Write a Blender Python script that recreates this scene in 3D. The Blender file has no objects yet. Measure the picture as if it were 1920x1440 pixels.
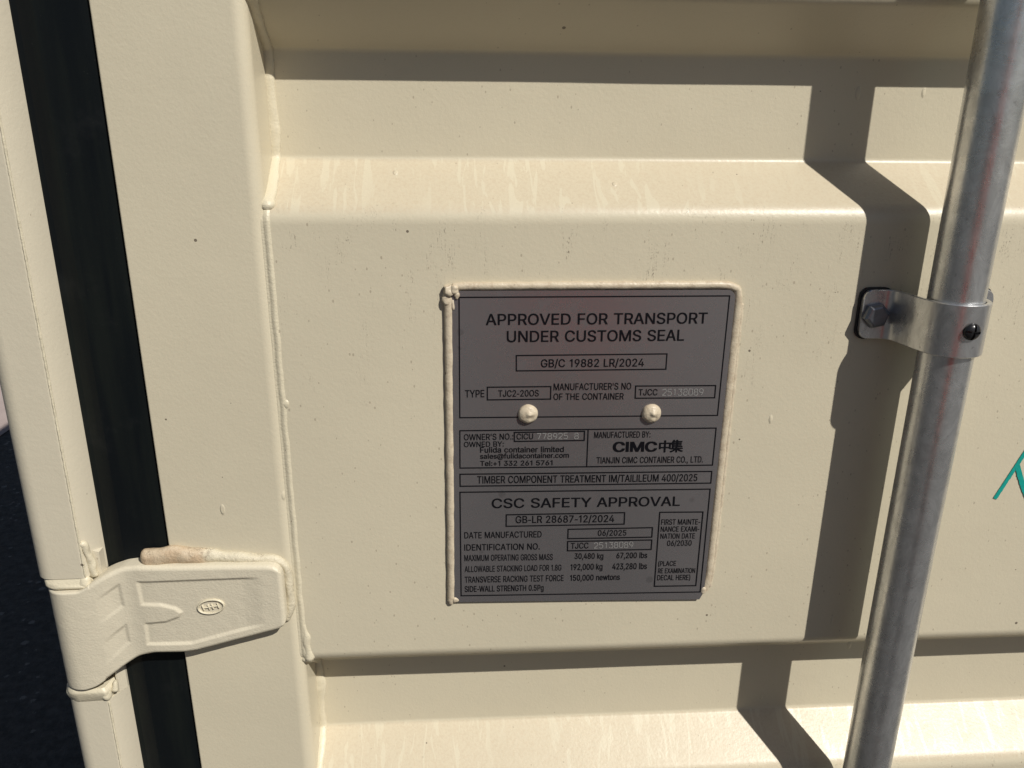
import bpy, math, random
from mathutils import Vector, Matrix, noise

random.seed(7)
SC = bpy.context.scene
COL = SC.collection
H = 1.40                                  # camera height above the ground, metres

# ------------------------------------------------------------------ camera
cam = bpy.data.cameras.new('camera')
cam.sensor_width = 36.0
cam.lens = 27.86
cam.clip_start = 0.01
cam.clip_end = 500.0
cam_o = bpy.data.objects.new('camera', cam)
COL.objects.link(cam_o)
pitch, yaw, roll = 0.325307, 0.066932, -0.0092517
fwd = Vector((math.sin(yaw) * math.cos(pitch), math.cos(yaw) * math.cos(pitch), -math.sin(pitch)))
r0 = fwd.cross(Vector((0, 0, 1))).normalized()
d0 = fwd.cross(r0)
rt = math.cos(roll) * r0 + math.sin(roll) * d0
dn = fwd.cross(rt)
M = Matrix((rt, -dn, -fwd)).transposed().to_4x4()
M.translation = Vector((0, -0.49, H))
cam_o.matrix_world = M
SC.camera = cam_o

# ------------------------------------------------------------------ sun, sky, exposure
TO_SUN = Vector((0.844, -1.0, 1.31)).normalized()
world = bpy.data.worlds.new('World')
SC.world = world
world.use_nodes = True
wn = world.node_tree
sky = wn.nodes.new('ShaderNodeTexSky')
sky.sky_type = 'NISHITA'
sky.sun_disc = False
sky.sun_elevation = math.asin(TO_SUN.z)
sky.sun_rotation = math.atan2(TO_SUN.x, TO_SUN.y)
sky.air_density = 1.0
sky.dust_density = 1.0
bg = wn.nodes['Background']
bg.inputs[1].default_value = 0.038
wn.links.new(sky.outputs[0], bg.inputs[0])

sun = bpy.data.lights.new('sun', 'SUN')
sun.energy = 4.45
sun.angle = math.radians(0.5)
sun.color = (1.0, 0.96, 0.885)
sun_o = bpy.data.objects.new('sun', sun)
sun_o.rotation_euler = (-TO_SUN).to_track_quat('-Z', 'Y').to_euler()
sun_o.location = (3, -4, 6)
COL.objects.link(sun_o)

SC.view_settings.view_transform = 'Standard'
SC.view_settings.look = 'None'
SC.view_settings.exposure = 0.05
SC.view_settings.gamma = 1.0
SC.view_settings.use_curve_mapping = False


# ------------------------------------------------------------------ helpers
class MB:
    """Collects vertices and faces in camera-height coordinates (z = 0 at the camera)."""
    def __init__(self):
        self.v, self.f, self.smooth = [], [], []

    def add(self, verts, faces, smooth=True):
        o = len(self.v)
        self.v += [tuple(p) for p in verts]
        self.f += [tuple(i + o for i in q) for q in faces]
        self.smooth += [smooth] * len(faces)
        return self

    def grid(self, rows, close_u=False, close_v=False, smooth=True):
        n, m = len(rows), len(rows[0])
        vs = [p for r in rows for p in r]
        fs = []
        for i in range(n if close_u else n - 1):
            for j in range(m if close_v else m - 1):
                a, b = i, (i + 1) % n
                c, d = j, (j + 1) % m
                fs.append((a * m + c, a * m + d, b * m + d, b * m + c))
        return self.add(vs, fs, smooth)

    def fan(self, ring, smooth=False):
        c = [sum(p[k] for p in ring) / len(ring) for k in range(3)]
        n = len(ring)
        return self.add(list(ring) + [c], [(i, (i + 1) % n, n) for i in range(n)], smooth)

    def box(self, x0, x1, y0, y1, z0, z1):
        vs = [(x, y, z) for z in (z0, z1) for y in (y0, y1) for x in (x0, x1)]
        fs = [(0, 2, 3, 1), (4, 5, 7, 6), (0, 1, 5, 4), (2, 6, 7, 3), (0, 4, 6, 2), (1, 3, 7, 5)]
        return self.add(vs, fs, False)

    def prism_z(self, prof, z0, z1, smooth=True, cap=True):
        """closed XY profile swept along z"""
        n = len(prof)
        steps = 1
        self.grid([[(x, y, z) for x, y in prof] for z in (z0, z1)], close_v=True, smooth=smooth)
        if cap:
            for z in (z0, z1):
                self.add([(x, y, z) for x, y in prof], [tuple(range(n))], False)
        return self

    def prism_y(self, prof, y0, y1):
        """closed XZ outline given thickness along y"""
        n = len(prof)
        self.grid([[(x, y, z) for x, z in prof] for y in (y0, y1)], close_v=True, smooth=False)
        for y in (y0, y1):
            self.add([(x, y, z) for x, z in prof], [tuple(range(n))], False)
        return self

    def ellipsoid(self, c, r, n=14, m=20, amp=0.0, freq=200.0):
        rows = []
        for i in range(n + 1):
            a = math.pi * i / n
            row = []
            for j in range(m):
                b = 2 * math.pi * j / m
                d = Vector((math.sin(a) * math.cos(b), math.sin(a) * math.sin(b), math.cos(a)))
                k = 1 + amp * noise.noise((Vector(c) + Vector((d.x * r[0], d.y * r[1], d.z * r[2]))) * freq)
                row.append((c[0] + d.x * r[0] * k, c[1] + d.y * r[1] * k, c[2] + d.z * r[2] * k))
            rows.append(row)
        return self.grid(rows, close_v=True)

    def tube(self, path, side, r1, r2, amp=0.0, freq=300.0, ripple=0.0, pitch=0.004, seg=14, step=0.0012, cap=True):
        """bead along a path; side(t) gives the first cross-section axis, r1 / r2 are radii or functions of 0..1"""
        pts = resample([Vector(p) for p in path], step)
        n = len(pts)
        rows = []
        for i, p in enumerate(pts):
            t = (pts[min(i + 1, n - 1)] - pts[max(i - 1, 0)]).normalized()
            a = Vector(side)
            a = (a - t * a.dot(t)).normalized()
            b = t.cross(a)
            u = i / (n - 1)
            s = i * step
            ra = r1(u) if callable(r1) else r1
            rb = r2(u) if callable(r2) else r2
            if cap:
                e = min(u, 1 - u) * (n - 1) * step
                q = min(1.0, e / max(ra, 1e-5))
                q = math.sqrt(max(0.0, 1 - (1 - q) ** 2))
                ra, rb = max(ra * q, 2e-5), max(rb * q, 2e-5)
            row = []
            for j in range(seg):
                w = 2 * math.pi * j / seg
                d = a * math.cos(w) * ra + b * math.sin(w) * rb
                q = p + d
                k = 1 + amp * noise.noise(q * freq) + ripple * math.sin(2 * math.pi * s / pitch + 1.2 * noise.noise(p * 60))
                row.append(tuple(p + d * k))
            rows.append(row)
        return self.grid(rows, close_v=True)

    def build(self, name, mat, parent=None, root=None):
        org = Vector(ROOTS[root]) if root else Vector((0, 0, 0))
        me = bpy.data.meshes.new(name)
        me.from_pydata([(x - org.x, y - org.y, z + H - org.z) for x, y, z in self.v], [], self.f)
        me.update()
        me.polygons.foreach_set('use_smooth', self.smooth)
        bm_fix(me)
        me.materials.append(mat)
        o = bpy.data.objects.new(name, me)
        COL.objects.link(o)
        if parent:
            o.parent = parent
        return o


def bm_fix(me):
    import bmesh
    bm = bmesh.new()
    bm.from_mesh(me)
    bmesh.ops.remove_doubles(bm, verts=bm.verts, dist=1e-6)
    bmesh.ops.recalc_face_normals(bm, faces=bm.faces)
    for e in bm.edges:
        if len(e.link_faces) == 2 and e.calc_face_angle(0) > 0.75:
            e.smooth = False
    bm.to_mesh(me)
    bm.free()


def resample(pts, step):
    L = [0.0]
    for a, b in zip(pts, pts[1:]):
        L.append(L[-1] + (b - a).length)
    n = max(3, int(L[-1] / step) + 1)
    out, k = [], 0
    for i in range(n):
        s = L[-1] * i / (n - 1)
        while k < len(L) - 2 and L[k + 1] < s:
            k += 1
        d = L[k + 1] - L[k]
        out.append(pts[k].lerp(pts[k + 1], (s - L[k]) / d if d > 0 else 0))
    return out


def smooth_path(pts, n=8):
    """Catmull-Rom through the points"""
    P = [Vector(p) for p in pts]
    P = [2 * P[0] - P[1]] + P + [2 * P[-1] - P[-2]]
    out = []
    for i in range(1, len(P) - 2):
        a, b, c, d = P[i - 1:i + 3]
        for j in range(n):
            t = j / n
            out.append(0.5 * ((2 * b) + (c - a) * t + (2 * a - 5 * b + 4 * c - d) * t * t + (3 * b - a - 3 * c + d) * t ** 3))
    out.append(P[-2])
    return out


def interp(table, x):
    if x <= table[0][0]:
        return table[0][1]
    for (a, b), (c, d) in zip(table, table[1:]):
        if x <= c:
            return b + (d - b) * (x - a) / (c - a)
    return table[-1][1]


def sstep(a, b, x):
    t = min(1, max(0, (x - a) / (b - a)))
    return t * t * (3 - 2 * t)


def poly_sd(poly, x, z):
    """signed distance to a polygon, positive inside"""
    best, inside = 1e9, False
    n = len(poly)
    for i in range(n):
        x0, z0 = poly[i]
        x1, z1 = poly[(i + 1) % n]
        dx, dz = x1 - x0, z1 - z0
        t = max(0, min(1, ((x - x0) * dx + (z - z0) * dz) / (dx * dx + dz * dz)))
        best = min(best, math.hypot(x - x0 - t * dx, z - z0 - t * dz))
        if (z0 > z) != (z1 > z) and x < x0 + (z - z0) / (z1 - z0) * dx:
            inside = not inside
    return best if inside else -best


ROOTS = {}


def thing(name, label, cat, loc, group=None):
    o = bpy.data.objects.new(name, None)
    o.empty_display_size = 0.05
    o.location = loc
    COL.objects.link(o)
    o['label'], o['category'] = label, cat
    if group:
        o['group'] = group
    ROOTS[name] = loc
    return o


# ------------------------------------------------------------------ materials
class N:
    """tiny node-tree helper"""
    def __init__(self, name):
        self.m = bpy.data.materials.new(name)
        self.m.use_nodes = True
        self.t = self.m.node_tree
        self.p = self.t.nodes['Principled BSDF']
        self.geo = self.t.nodes.new('ShaderNodeNewGeometry')
        self.pos = self.geo.outputs['Position']

    def node(self, kind, **kw):
        n = self.t.nodes.new(kind)
        for k, v in kw.items():
            setattr(n, k, v)
        return n

    def put(self, sock, v):
        if isinstance(v, bpy.types.NodeSocket):
            self.t.links.new(v, sock)
        elif isinstance(v, (tuple, list)) and len(v) == 3 and sock.type == 'RGBA':
            sock.default_value = (*v, 1)
        else:
            sock.default_value = v

    def scaled(self, s):
        n = self.node('ShaderNodeVectorMath', operation='MULTIPLY')
        self.put(n.inputs[0], self.pos)
        n.inputs[1].default_value = s
        return n.outputs[0]

    def noise(self, scale, detail=3, rough=0.55, stretch=None, distortion=0.0):
        n = self.node('ShaderNodeTexNoise')
        self.put(n.inputs['Vector'], self.scaled(stretch) if stretch else self.pos)
        n.inputs['Scale'].default_value = scale
        n.inputs['Detail'].default_value = detail
        n.inputs['Roughness'].default_value = rough
        n.inputs['Distortion'].default_value = distortion
        return n.outputs['Fac']

    def voro(self, scale, stretch=None, out='Distance', feature='F1'):
        n = self.node('ShaderNodeTexVoronoi', feature=feature)
        self.put(n.inputs['Vector'], self.scaled(stretch) if stretch else self.pos)
        n.inputs['Scale'].default_value = scale
        return n.outputs[out] if out else n

    def math(self, op, a, b=0.0, c=0.0, clamp=False):
        n = self.node('ShaderNodeMath', operation=op, use_clamp=clamp)
        for s, v in zip(n.inputs, (a, b, c)):
            self.put(s, v)
        return n.outputs[0]

    def ramp(self, v, a, b):
        """0 below a, 1 above b (a > b turns it round)"""
        n = self.node('ShaderNodeMapRange', interpolation_type='SMOOTHSTEP')
        self.put(n.inputs['Value'], v)
        lo, hi = (a, b) if a < b else (b, a)
        n.inputs['From Min'].default_value, n.inputs['From Max'].default_value = lo, hi
        n.inputs['To Min'].default_value, n.inputs['To Max'].default_value = (0, 1) if a < b else (1, 0)
        return n.outputs[0]

    def mix(self, fac, a, b):
        n = self.node('ShaderNodeMix', data_type='RGBA')
        self.put(n.inputs[0], fac)
        self.put(n.inputs[6], a)
        self.put(n.inputs[7], b)
        return n.outputs[2]

    def xyz(self, v):
        n = self.node('ShaderNodeSeparateXYZ')
        self.put(n.inputs[0], v)
        return n.outputs

    def bump(self, h, strength, dist, prev=None):
        n = self.node('ShaderNodeBump')
        self.put(n.inputs['Height'], h)
        n.inputs['Strength'].default_value = strength
        n.inputs['Distance'].default_value = dist
        if prev:
            self.put(n.inputs['Normal'], prev)
        return n.outputs[0]

    def out(self, color=None, rough=None, normal=None, metallic=None, spec=None):
        for k, v in (('Base Color', color), ('Roughness', rough), ('Normal', normal), ('Metallic', metallic), ('Specular IOR Level', spec)):
            if v is not None:
                self.put(self.p.inputs[k], v)
        return self.m


PAINT = (0.578, 0.522, 0.394)


def paint(name, color=PAINT, dust=0.0, cast=0.0, specks=1.0, sags=1.0, runs=0.0, rough=0.36, mottle=0.0):
    """sprayed container paint: orange peel, grit, small sags; dust lies on faces that look up"""
    n = N(name)
    x, y, z = n.xyz(n.pos)
    big = n.noise(7, 4)
    col = n.mix(n.ramp(big, 0.3, 0.7), tuple(c * 0.965 for c in color), tuple(min(1, c * 1.02) for c in color))
    fine = n.noise(1300, 2)
    col = n.mix(n.math('MULTIPLY', n.ramp(fine, 0.56, 0.72), 0.22), col, tuple(c * 0.72 for c in color))
    rg = n.math('ADD', n.math('MULTIPLY', n.noise(55, 3), 0.12), rough - 0.06)
    if dust:
        nz = n.xyz(n.geo.outputs['Normal'])[2]
        up = n.ramp(nz, 0.30, 0.55)
        # water has run down through the dust and left cleaner streaks
        st = n.noise(1.0, 3, 0.5, (150, 30, 13), 0.9)
        patch = n.noise(1.0, 2, 0.5, (7, 7, 7))
        clean = n.math('MULTIPLY', n.ramp(st, 0.555, 0.580), n.ramp(patch, 0.33, 0.46))
        grit = n.ramp(n.noise(520, 3, 0.7, (1, 1, 0.8)), 0.42, 0.66)
        amt = n.math('MULTIPLY', up, n.math('ADD', n.math('MULTIPLY', grit, 0.34), 0.36))
        amt = n.math('MULTIPLY', amt, n.math('SUBTRACT', 1.0, n.math('MULTIPLY', clean, 0.9)))
        col = n.mix(n.math('MULTIPLY', amt, dust), col, (0.475, 0.385, 0.27))
        rg = n.math('ADD', rg, n.math('MULTIPLY', amt, 0.08))
    if runs:
        # hair-thin dried runs below the upper bend of every rib
        band = n.math('MODULO', n.math('ADD', z, 8.8 - 1.40 + 0.047), 0.44)
        near = n.math('MULTIPLY', n.ramp(band, 0.25, 0.42), n.ramp(band, 0.4398, 0.432))
        hair = n.noise(1.0, 4, 0.6, (330, 330, 16), 0.6)
        thin = n.ramp(n.math('ABSOLUTE', n.math('SUBTRACT', hair, 0.5)), 0.010, 0.002)
        where = n.ramp(n.noise(1.0, 3, 0.6, (55, 55, 30)), 0.50, 0.60)
        brk = n.ramp(n.noise(700, 2), 0.45, 0.6)
        f = n.math('MULTIPLY', n.math('MULTIPLY', thin, where), n.math('MULTIPLY', near, brk))
        col = n.mix(n.math('MULTIPLY', f, runs), col, (0.16, 0.13, 0.10))
    if mottle:
        m_ = n.ramp(n.noise(170, 5, 0.7), 0.46, 0.62)
        col = n.mix(n.math('MULTIPLY', m_, mottle), col, (0.33, 0.25, 0.17))
    if specks:
        v = n.voro(95, None, None)
        rnd = n.xyz(v.outputs['Color'])
        lim = n.math('MULTIPLY', n.math('POWER', rnd[0], 14.0), 0.12)
        f = n.ramp(n.math('SUBTRACT', lim, v.outputs['Distance']), 0.0, 0.012)
        col = n.mix(n.math('MULTIPLY', f, 0.85 * specks), col, (0.10, 0.078, 0.058))
        v2 = n.voro(330, (1, 1, 0.6), None)
        rnd2 = n.xyz(v2.outputs['Color'])
        lim2 = n.math('MULTIPLY', n.math('POWER', rnd2[1], 16.0), 0.22)
        f2 = n.ramp(n.math('SUBTRACT', lim2, v2.outputs['Distance']), 0.0, 0.03)
        col = n.mix(n.math('MULTIPLY', f2, 0.45 * specks), col, (0.22, 0.175, 0.125))
    h = n.noise(420, 3, 0.6)
    nor = n.bump(h, 0.42, 0.00030)
    nor = n.bump(n.noise(38, 2), 0.25, 0.0009, nor)
    if cast:
        nor = n.bump(n.noise(560, 4, 0.62, (1, 1, 1.25)), cast, 0.0009, nor)
    if sags:
        # little paint sags: round at the bottom, drawn out upwards
        v3 = n.voro(1.0, (46, 46, 19), None)
        r3 = n.xyz(v3.outputs['Color'])
        on = n.ramp(r3[2], 0.80, 0.82)
        blob = n.ramp(v3.outputs['Distance'], 0.085, 0.045)
        nor = n.bump(n.math('MULTIPLY', blob, on), 0.5 * sags, 0.0010, nor)
    return n.out(col, rg, nor, spec=0.42)


def flat(name, color, rough=0.6, metallic=0.0, bump=0.0, scale=400, var=0.12, spec=0.5):
    n = N(name)
    f = n.noise(scale * 0.35, 4)
    col = n.mix(f, tuple(c * (1 - var) for c in color), tuple(min(1, c * (1 + var)) for c in color))
    nor = n.bump(n.noise(scale, 3), bump, 0.0004) if bump else None
    return n.out(col, rough, nor, metallic, spec)


def galvanised(name, tint=(0.70, 0.71, 0.72), rough=0.28):
    n = N(name)
    g = n.ramp(n.noise(75, 6, 0.75, (1, 1, 0.6), 1.2), 0.35, 0.65)
    col = n.mix(g, tuple(c * 0.78 for c in tint), tint)
    sm = n.ramp(n.noise(26, 5, 0.65, (1, 1, 0.35)), 0.42, 0.66)
    col = n.mix(n.math('MULTIPLY', sm, 0.24), col, tuple(c * 0.62 for c in tint))
    pit = n.ramp(n.noise(330, 2), 0.68, 0.76)
    col = n.mix(n.math('MULTIPLY', pit, 0.5), col, tuple(c * 0.45 for c in tint))
    rg = n.math('ADD', n.math('MULTIPLY', n.noise(90, 4), 0.16), rough - 0.08)
    nor = n.bump(n.noise(160, 3), 0.22, 0.0006)
    nor = n.bump(n.noise(900, 2), 0.18, 0.0002, nor)
    return n.out(col, rg, nor, 0.88)


def plate_metal():
    n = N('brushed plate metal')
    base = (0.306, 0.290, 0.298)
    sm = n.ramp(n.noise(48, 5, 0.7), 0.50, 0.74)
    col = n.mix(n.math('MULTIPLY', sm, 0.45), base, tuple(c * 0.70 for c in base))
    v = n.voro(75, None, None)
    rnd = n.xyz(v.outputs['Color'])
    lim = n.math('MULTIPLY', n.math('POWER', rnd[0], 5.0), 0.26)
    w = n.math('ADD', v.outputs['Distance'], n.math('MULTIPLY', n.noise(420, 3), 0.25))
    f = n.ramp(n.math('SUBTRACT', n.math('ADD', lim, 0.10), w), 0.0, 0.05)
    col = n.mix(n.math('MULTIPLY', f, 0.4), col, tuple(c * 0.55 for c in base))
    scr = n.ramp(n.noise(1.0, 2, 0.5, (60, 60, 1600), 0.3), 0.66, 0.74)
    col = n.mix(n.math('MULTIPLY', scr, 0.16), col, tuple(c * 1.5 for c in base))
    rg = n.math('ADD', n.math('MULTIPLY', sm, 0.16), 0.25)
    nor = n.bump(n.noise(1.0, 2, 0.5, (120, 120, 2400)), 0.10, 0.0001)
    nor = n.bump(n.noise(22, 2), 0.2, 0.0006, nor)
    return n.out(col, rg, nor, 0.75)


def weld_paint(name, dirt):
    """thick paint over weld metal, browned with dust on top of the first half"""
    n = N(name)
    x, y, z = n.xyz(n.pos)
    e = n.math('ADD', x, n.math('MULTIPLY', n.noise(120, 4), 0.02))
    f = n.ramp(e, -0.158, -0.172)
    spot = n.math('ADD', n.math('MULTIPLY', n.ramp(n.noise(110, 5, 0.7), 0.35, 0.68), 0.32), 0.50)
    col = n.mix(n.math('MULTIPLY', f, n.math('MULTIPLY', spot, dirt)), PAINT, (0.43, 0.30, 0.185))
    cr = n.ramp(n.math('ABSOLUTE', n.math('SUBTRACT', n.noise(95, 5, 0.7), 0.5)), 0.018, 0.004)
    pa = n.ramp(n.noise(60, 2), 0.52, 0.62)
    col = n.mix(n.math('MULTIPLY', n.math('MULTIPLY', cr, pa), 0.7 * dirt), col, (0.17, 0.12, 0.08))
    nor = n.bump(n.noise(230, 5, 0.7), 0.85, 0.0016)
    return n.out(col, 0.42, nor, spec=0.45)


M_PANEL = paint('cream paint on door sheet', dust=0.82, runs=1.0)
M_FRAME = paint('cream paint on door frame', runs=0.0)
M_POST = paint('cream paint on corner post', color=(0.578, 0.527, 0.414))
M_CAST = paint('cream paint on rough casting', color=(0.580, 0.528, 0.412), cast=0.30, sags=0.3, specks=0.5, rough=0.42)
M_BEAD = paint('cream paint over weld', color=(0.590, 0.535, 0.402), sags=0.0, cast=0.4)
M_WELD = weld_paint('dusty paint over thick weld', 1.0)
M_SEAL = paint('cream paint over sealant', color=(0.555, 0.480, 0.360), sags=0.0, cast=0.35, dust=0.9, mottle=0.38)
M_BODY = flat('cream container body paint', PAINT, 0.5)


def rubber():
    n = N('black door rubber')
    a = n.ramp(n.noise(1.0, 4, 0.6, (60, 60, 5)), 0.4, 0.7)
    col = n.mix(a, (0.0030, 0.0046, 0.0060), (0.0070, 0.0092, 0.0086))
    d = n.ramp(n.noise(700, 3, 0.7), 0.69, 0.76)
    col = n.mix(n.math('MULTIPLY', d, 0.35), col, (0.06, 0.06, 0.055))
    sm = n.ramp(n.noise(22, 5, 0.7), 0.55, 0.75)
    col = n.mix(n.math('MULTIPLY', sm, 0.10), col, (0.05, 0.05, 0.05))
    return n.out(col, 0.5, n.bump(n.noise(300, 3), 0.2, 0.0004), spec=0.15)


M_GASKET = rubber()
M_GALV = galvanised('galvanised steel pipe')
M_GALV2 = galvanised('galvanised strap steel', (0.66, 0.665, 0.675), 0.29)
M_BOLT = galvanised('zinc plated bolt', (0.20, 0.21, 0.24), 0.36)
M_BLACK = flat('black plastic', (0.012, 0.012, 0.014), 0.5)
M_SCREW = flat('black screw', (0.014, 0.014, 0.016), 0.28, 0.0, 0.1)
M_PLATE = plate_metal()
M_INK = flat('black plate print', (0.004, 0.004, 0.006), 0.5, spec=0.15)
M_ENGRAVE = flat('bare stamped metal', (0.26, 0.256, 0.25), 0.5, 0.1, 0.4, 900)
M_TEAL = flat('teal paint marker', (0.003, 0.30, 0.255), 0.45, 0, 0.2, 700, 0.25)
M_PATINA = flat('dull primer', (0.32, 0.28, 0.22), 0.6)


# ------------------------------------------------------------------ ground
def asphalt():
    n = N('asphalt')
    a = n.noise(38, 6, 0.7)
    col = n.mix(n.ramp(a, 0.3, 0.7), (0.036, 0.0345, 0.0330), (0.094, 0.089, 0.085))
    v = n.voro(36, None, None)
    rnd = n.xyz(v.outputs['Color'])
    w = n.math('ADD', v.outputs['Distance'], n.math('MULTIPLY', n.math('SUBTRACT', n.noise(240, 3), 0.5), 0.5))
    lim = n.math('MULTIPLY', n.math('POWER', rnd[0], 2.4), 0.42)
    f = n.ramp(n.math('SUBTRACT', lim, w), 0.0, 0.12)
    col = n.mix(n.math('MULTIPLY', f, 0.8), col, (0.22, 0.21, 0.20))
    nor = n.bump(n.noise(120, 5, 0.7), 0.8, 0.006)
    return n.out(col, 0.85, nor)


def concrete():
    n = N('pinkish concrete')
    col = n.mix(n.noise(4, 6, 0.65), (0.33, 0.265, 0.245), (0.47, 0.395, 0.37))
    col = n.mix(n.math('MULTIPLY', n.ramp(n.noise(160, 3), 0.55, 0.7), 0.4), col, (0.24, 0.19, 0.17))
    return n.out(col, 0.85, n.bump(n.noise(90, 5), 0.4, 0.003))


g = MB()
R_ = 120.0
g.add([(-R_, -R_, -H), (R_, -R_, -H), (R_, R_, -H), (-R_, R_, -H)], [(0, 1, 2, 3)], False)
o = g.build('ground', asphalt())
o['kind'] = 'structure'
g = MB()
g.add([(-9, 2.55, -H + .004), (-2.10, 2.72, -H + .004), (-2.02, 14, -H + .004), (-9, 14, -H + .004)], [(0, 1, 2, 3)], False)
o = g.build('pavement', concrete())
o['kind'] = 'structure'


# ------------------------------------------------------------------ profiles
def fillet(pts, radii, closed=False, n=7):
    """polyline with rounded corners; a support point beyond each arc keeps the flats flat"""
    P = [Vector(p) for p in pts]
    m = len(P)
    out = []
    for i, p in enumerate(P):
        r = radii[i]
        if (not closed and i in (0, m - 1)) or r <= 0:
            out.append(tuple(p))
            continue
        a, b = P[i - 1], P[(i + 1) % m]
        u, v = (a - p).normalized(), (b - p).normalized()
        ang = u.angle(v)
        d = r / math.tan(ang / 2)
        c = p + (u + v).normalized() * (r / math.sin(ang / 2))
        s, e = p + u * d, p + v * d
        out.append(tuple(s + u * 0.0006))
        a0 = math.atan2(s.y - c.y, s.x - c.x)
        a1 = math.atan2(e.y - c.y, e.x - c.x)
        da = (a1 - a0 + math.pi) % (2 * math.pi) - math.pi
        for k in range(n + 1):
            w = a0 + da * k / n
            out.append((c.x + r * math.cos(w), c.y + r * math.sin(w)))
        out.append(tuple(e + v * 0.0006))
    return out


PITCH, DEEP = 0.44, 0.036
X_FRAME_L, X_FRAME_R = -0.1998, -0.1165
DOOR_BOT, DOOR_TOP = -1.22, 1.37

pp, rr = [], []
for k in range(3, -4, -1):
    for (y, z, r) in ((DEEP, 0.0376, 0.004), (DEEP, -0.0262, 0.005), (0.0, -0.0550, 0.0150), (0.0, -0.3742, 0.0100)):
        zz = z + PITCH * k + (0.0003 if False else 0)
        if DOOR_BOT < zz < DOOR_TOP:
            pp.append((y, zz))
            rr.append(r)
pp = [(pp[0][0], DOOR_TOP)] + pp + [(pp[-1][0], DOOR_BOT)]
rr = [0] + rr + [0]
PROFILE = fillet(pp, rr)

# ------------------------------------------------------------------ the container
thing('shipping_container', 'cream steel shipping container, its rounded corner post left of the black rubber strip', 'container', (-0.2, 3.0, 0))
cont = bpy.data.objects['shipping_container']

KX, KY, KR = -0.2655, -0.0025, 0.0155      # hinge pin axis and knuckle radius
POST_UP = fillet([(-0.2440, 0.014), (-0.2440, 0.0008), (-0.2527, -0.0132), (-0.2860, -0.0135), (-0.2860, 0.11), (-0.2440, 0.11)],
                 [0, 0, 0.0020, 0.0120, 0, 0], True, 10)
POST = fillet([(-0.2440, 0.014), (-0.2440, 0.0008), (-0.2527, -0.0132), (-0.2825, -0.0135), (-0.2825, 0.11), (-0.2440, 0.11)],
              [0, 0, 0.0020, 0.0120, 0, 0], True, 10)
CUT = [(-0.2440, 0.014), (-0.2440, 0.0008), (-0.2474, -0.0047), (-0.2487, -0.0047), (-0.2487, 0.0145), (-0.2815, 0.0145), (-0.2815, 0.11), (-0.2440, 0.11)]
U0, U1, L0, L1 = -0.2950, -0.3020, -0.3825, -0.3935
b = MB()
b.prism_z(POST_UP, U0 + 0.0005, 1.49)
b.prism_z(POST, -1.385, L1 - 0.0005)
b.prism_z(CUT, L1 - 0.0002, U0 + 0.0002, smooth=False)
b.build('corner_post', M_POST, cont, 'shipping_container')


def lug(z_in, z_out, bulge, blob):
    """the rounded end of the post above or below the hinge knuckle"""
    mb = MB()
    front = [(-0.2487, 0.012), (-0.2487, 0.004)] + [p for p in POST if p[1] < 0.0 and p[0] < -0.2500] + [(-0.2813, 0.012)]
    cx, cy = -0.2655, 0.0
    rows = []
    for k in range(15):
        t = k / 14
        s = 1 + bulge * math.sin(math.pi * min(1, t * 1.15)) - (0.10 * max(0, (t - 0.72) / 0.28) ** 2)
        z = z_in + (z_out - z_in) * t
        row = []
        for x, y in front:
            w = noise.noise(Vector((x * 160, y * 160, z * 160))) * 0.0009 + noise.noise(Vector((x * 420, y * 420, z * 420))) * 0.0004
            l = math.hypot(x - cx, y - cy)
            q = s + (w / l if y < 0.0 else 0)
            row.append((cx + (x - cx) * q, cy + (y - cy) * q * (1 + 0.20 * t) if y < 0.003 else y, z + w * 1.5 * math.sin(math.pi * t)))
        rows.append(row)
    mb.grid(rows, close_v=True)
    mb.fan(rows[-1])
    mb.fan(rows[0])
    mb.ellipsoid(blob, (0.0042, 0.0036, 0.0046), 14, 18, 0.25, 220)
    return mb


lug(U0, U1, 0.035, (-0.2535, -0.0112, -0.2985)).build('hinge_lug', M_BEAD, cont, 'shipping_container')
lug(L1, L0, 0.060, (-0.2540, -0.0116, -0.3895)).build('hinge_lug', M_BEAD, cont, 'shipping_container')

b = MB()
for z0, z1 in ((U0, 0.6), (-1.2, L1)):
    b.tube([(-0.2522, -0.0126, z0), (-0.2522, -0.0126, z1)], (1, 0, 0), 0.0008, 0.0008, 0.25, 500, 0.12, 0.003, 8, 0.002)
b.build('seam_bead', M_BEAD, cont, 'shipping_container')
b = MB()
b.tube([(-0.2512, -0.0112, -0.2675), (-0.2496, -0.0086, -0.2800), (-0.2490, -0.0078, -0.2970)], (1, 0, 0), lambda u: 0.0018 + 0.0018 * u + 0.0008 * math.sin(u * 14), 0.0026, 0.4, 170, 0, 1, 18, 0.0008)
b.build('weld_bead', M_BEAD, cont, 'shipping_container')
b = MB()
b.tube([(-0.2478, -0.0070, -0.3815), (-0.2484, -0.0095, -0.3900)], (1, 0, 0), lambda u: 0.0012 + 0.0016 * u, 0.0022, 0.3, 200, 0, 1, 16, 0.0008)
b.build('weld_bead', M_BEAD, cont, 'shipping_container')
b = MB()
b.prism_y([(-0.2482, -0.2775), (-0.2441, -0.2790), (-0.2441, -0.2960), (-0.2482, -0.2985)], -0.0062, 0.002)
b.build('gusset_plate', M_POST, cont, 'shipping_container')

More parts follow.
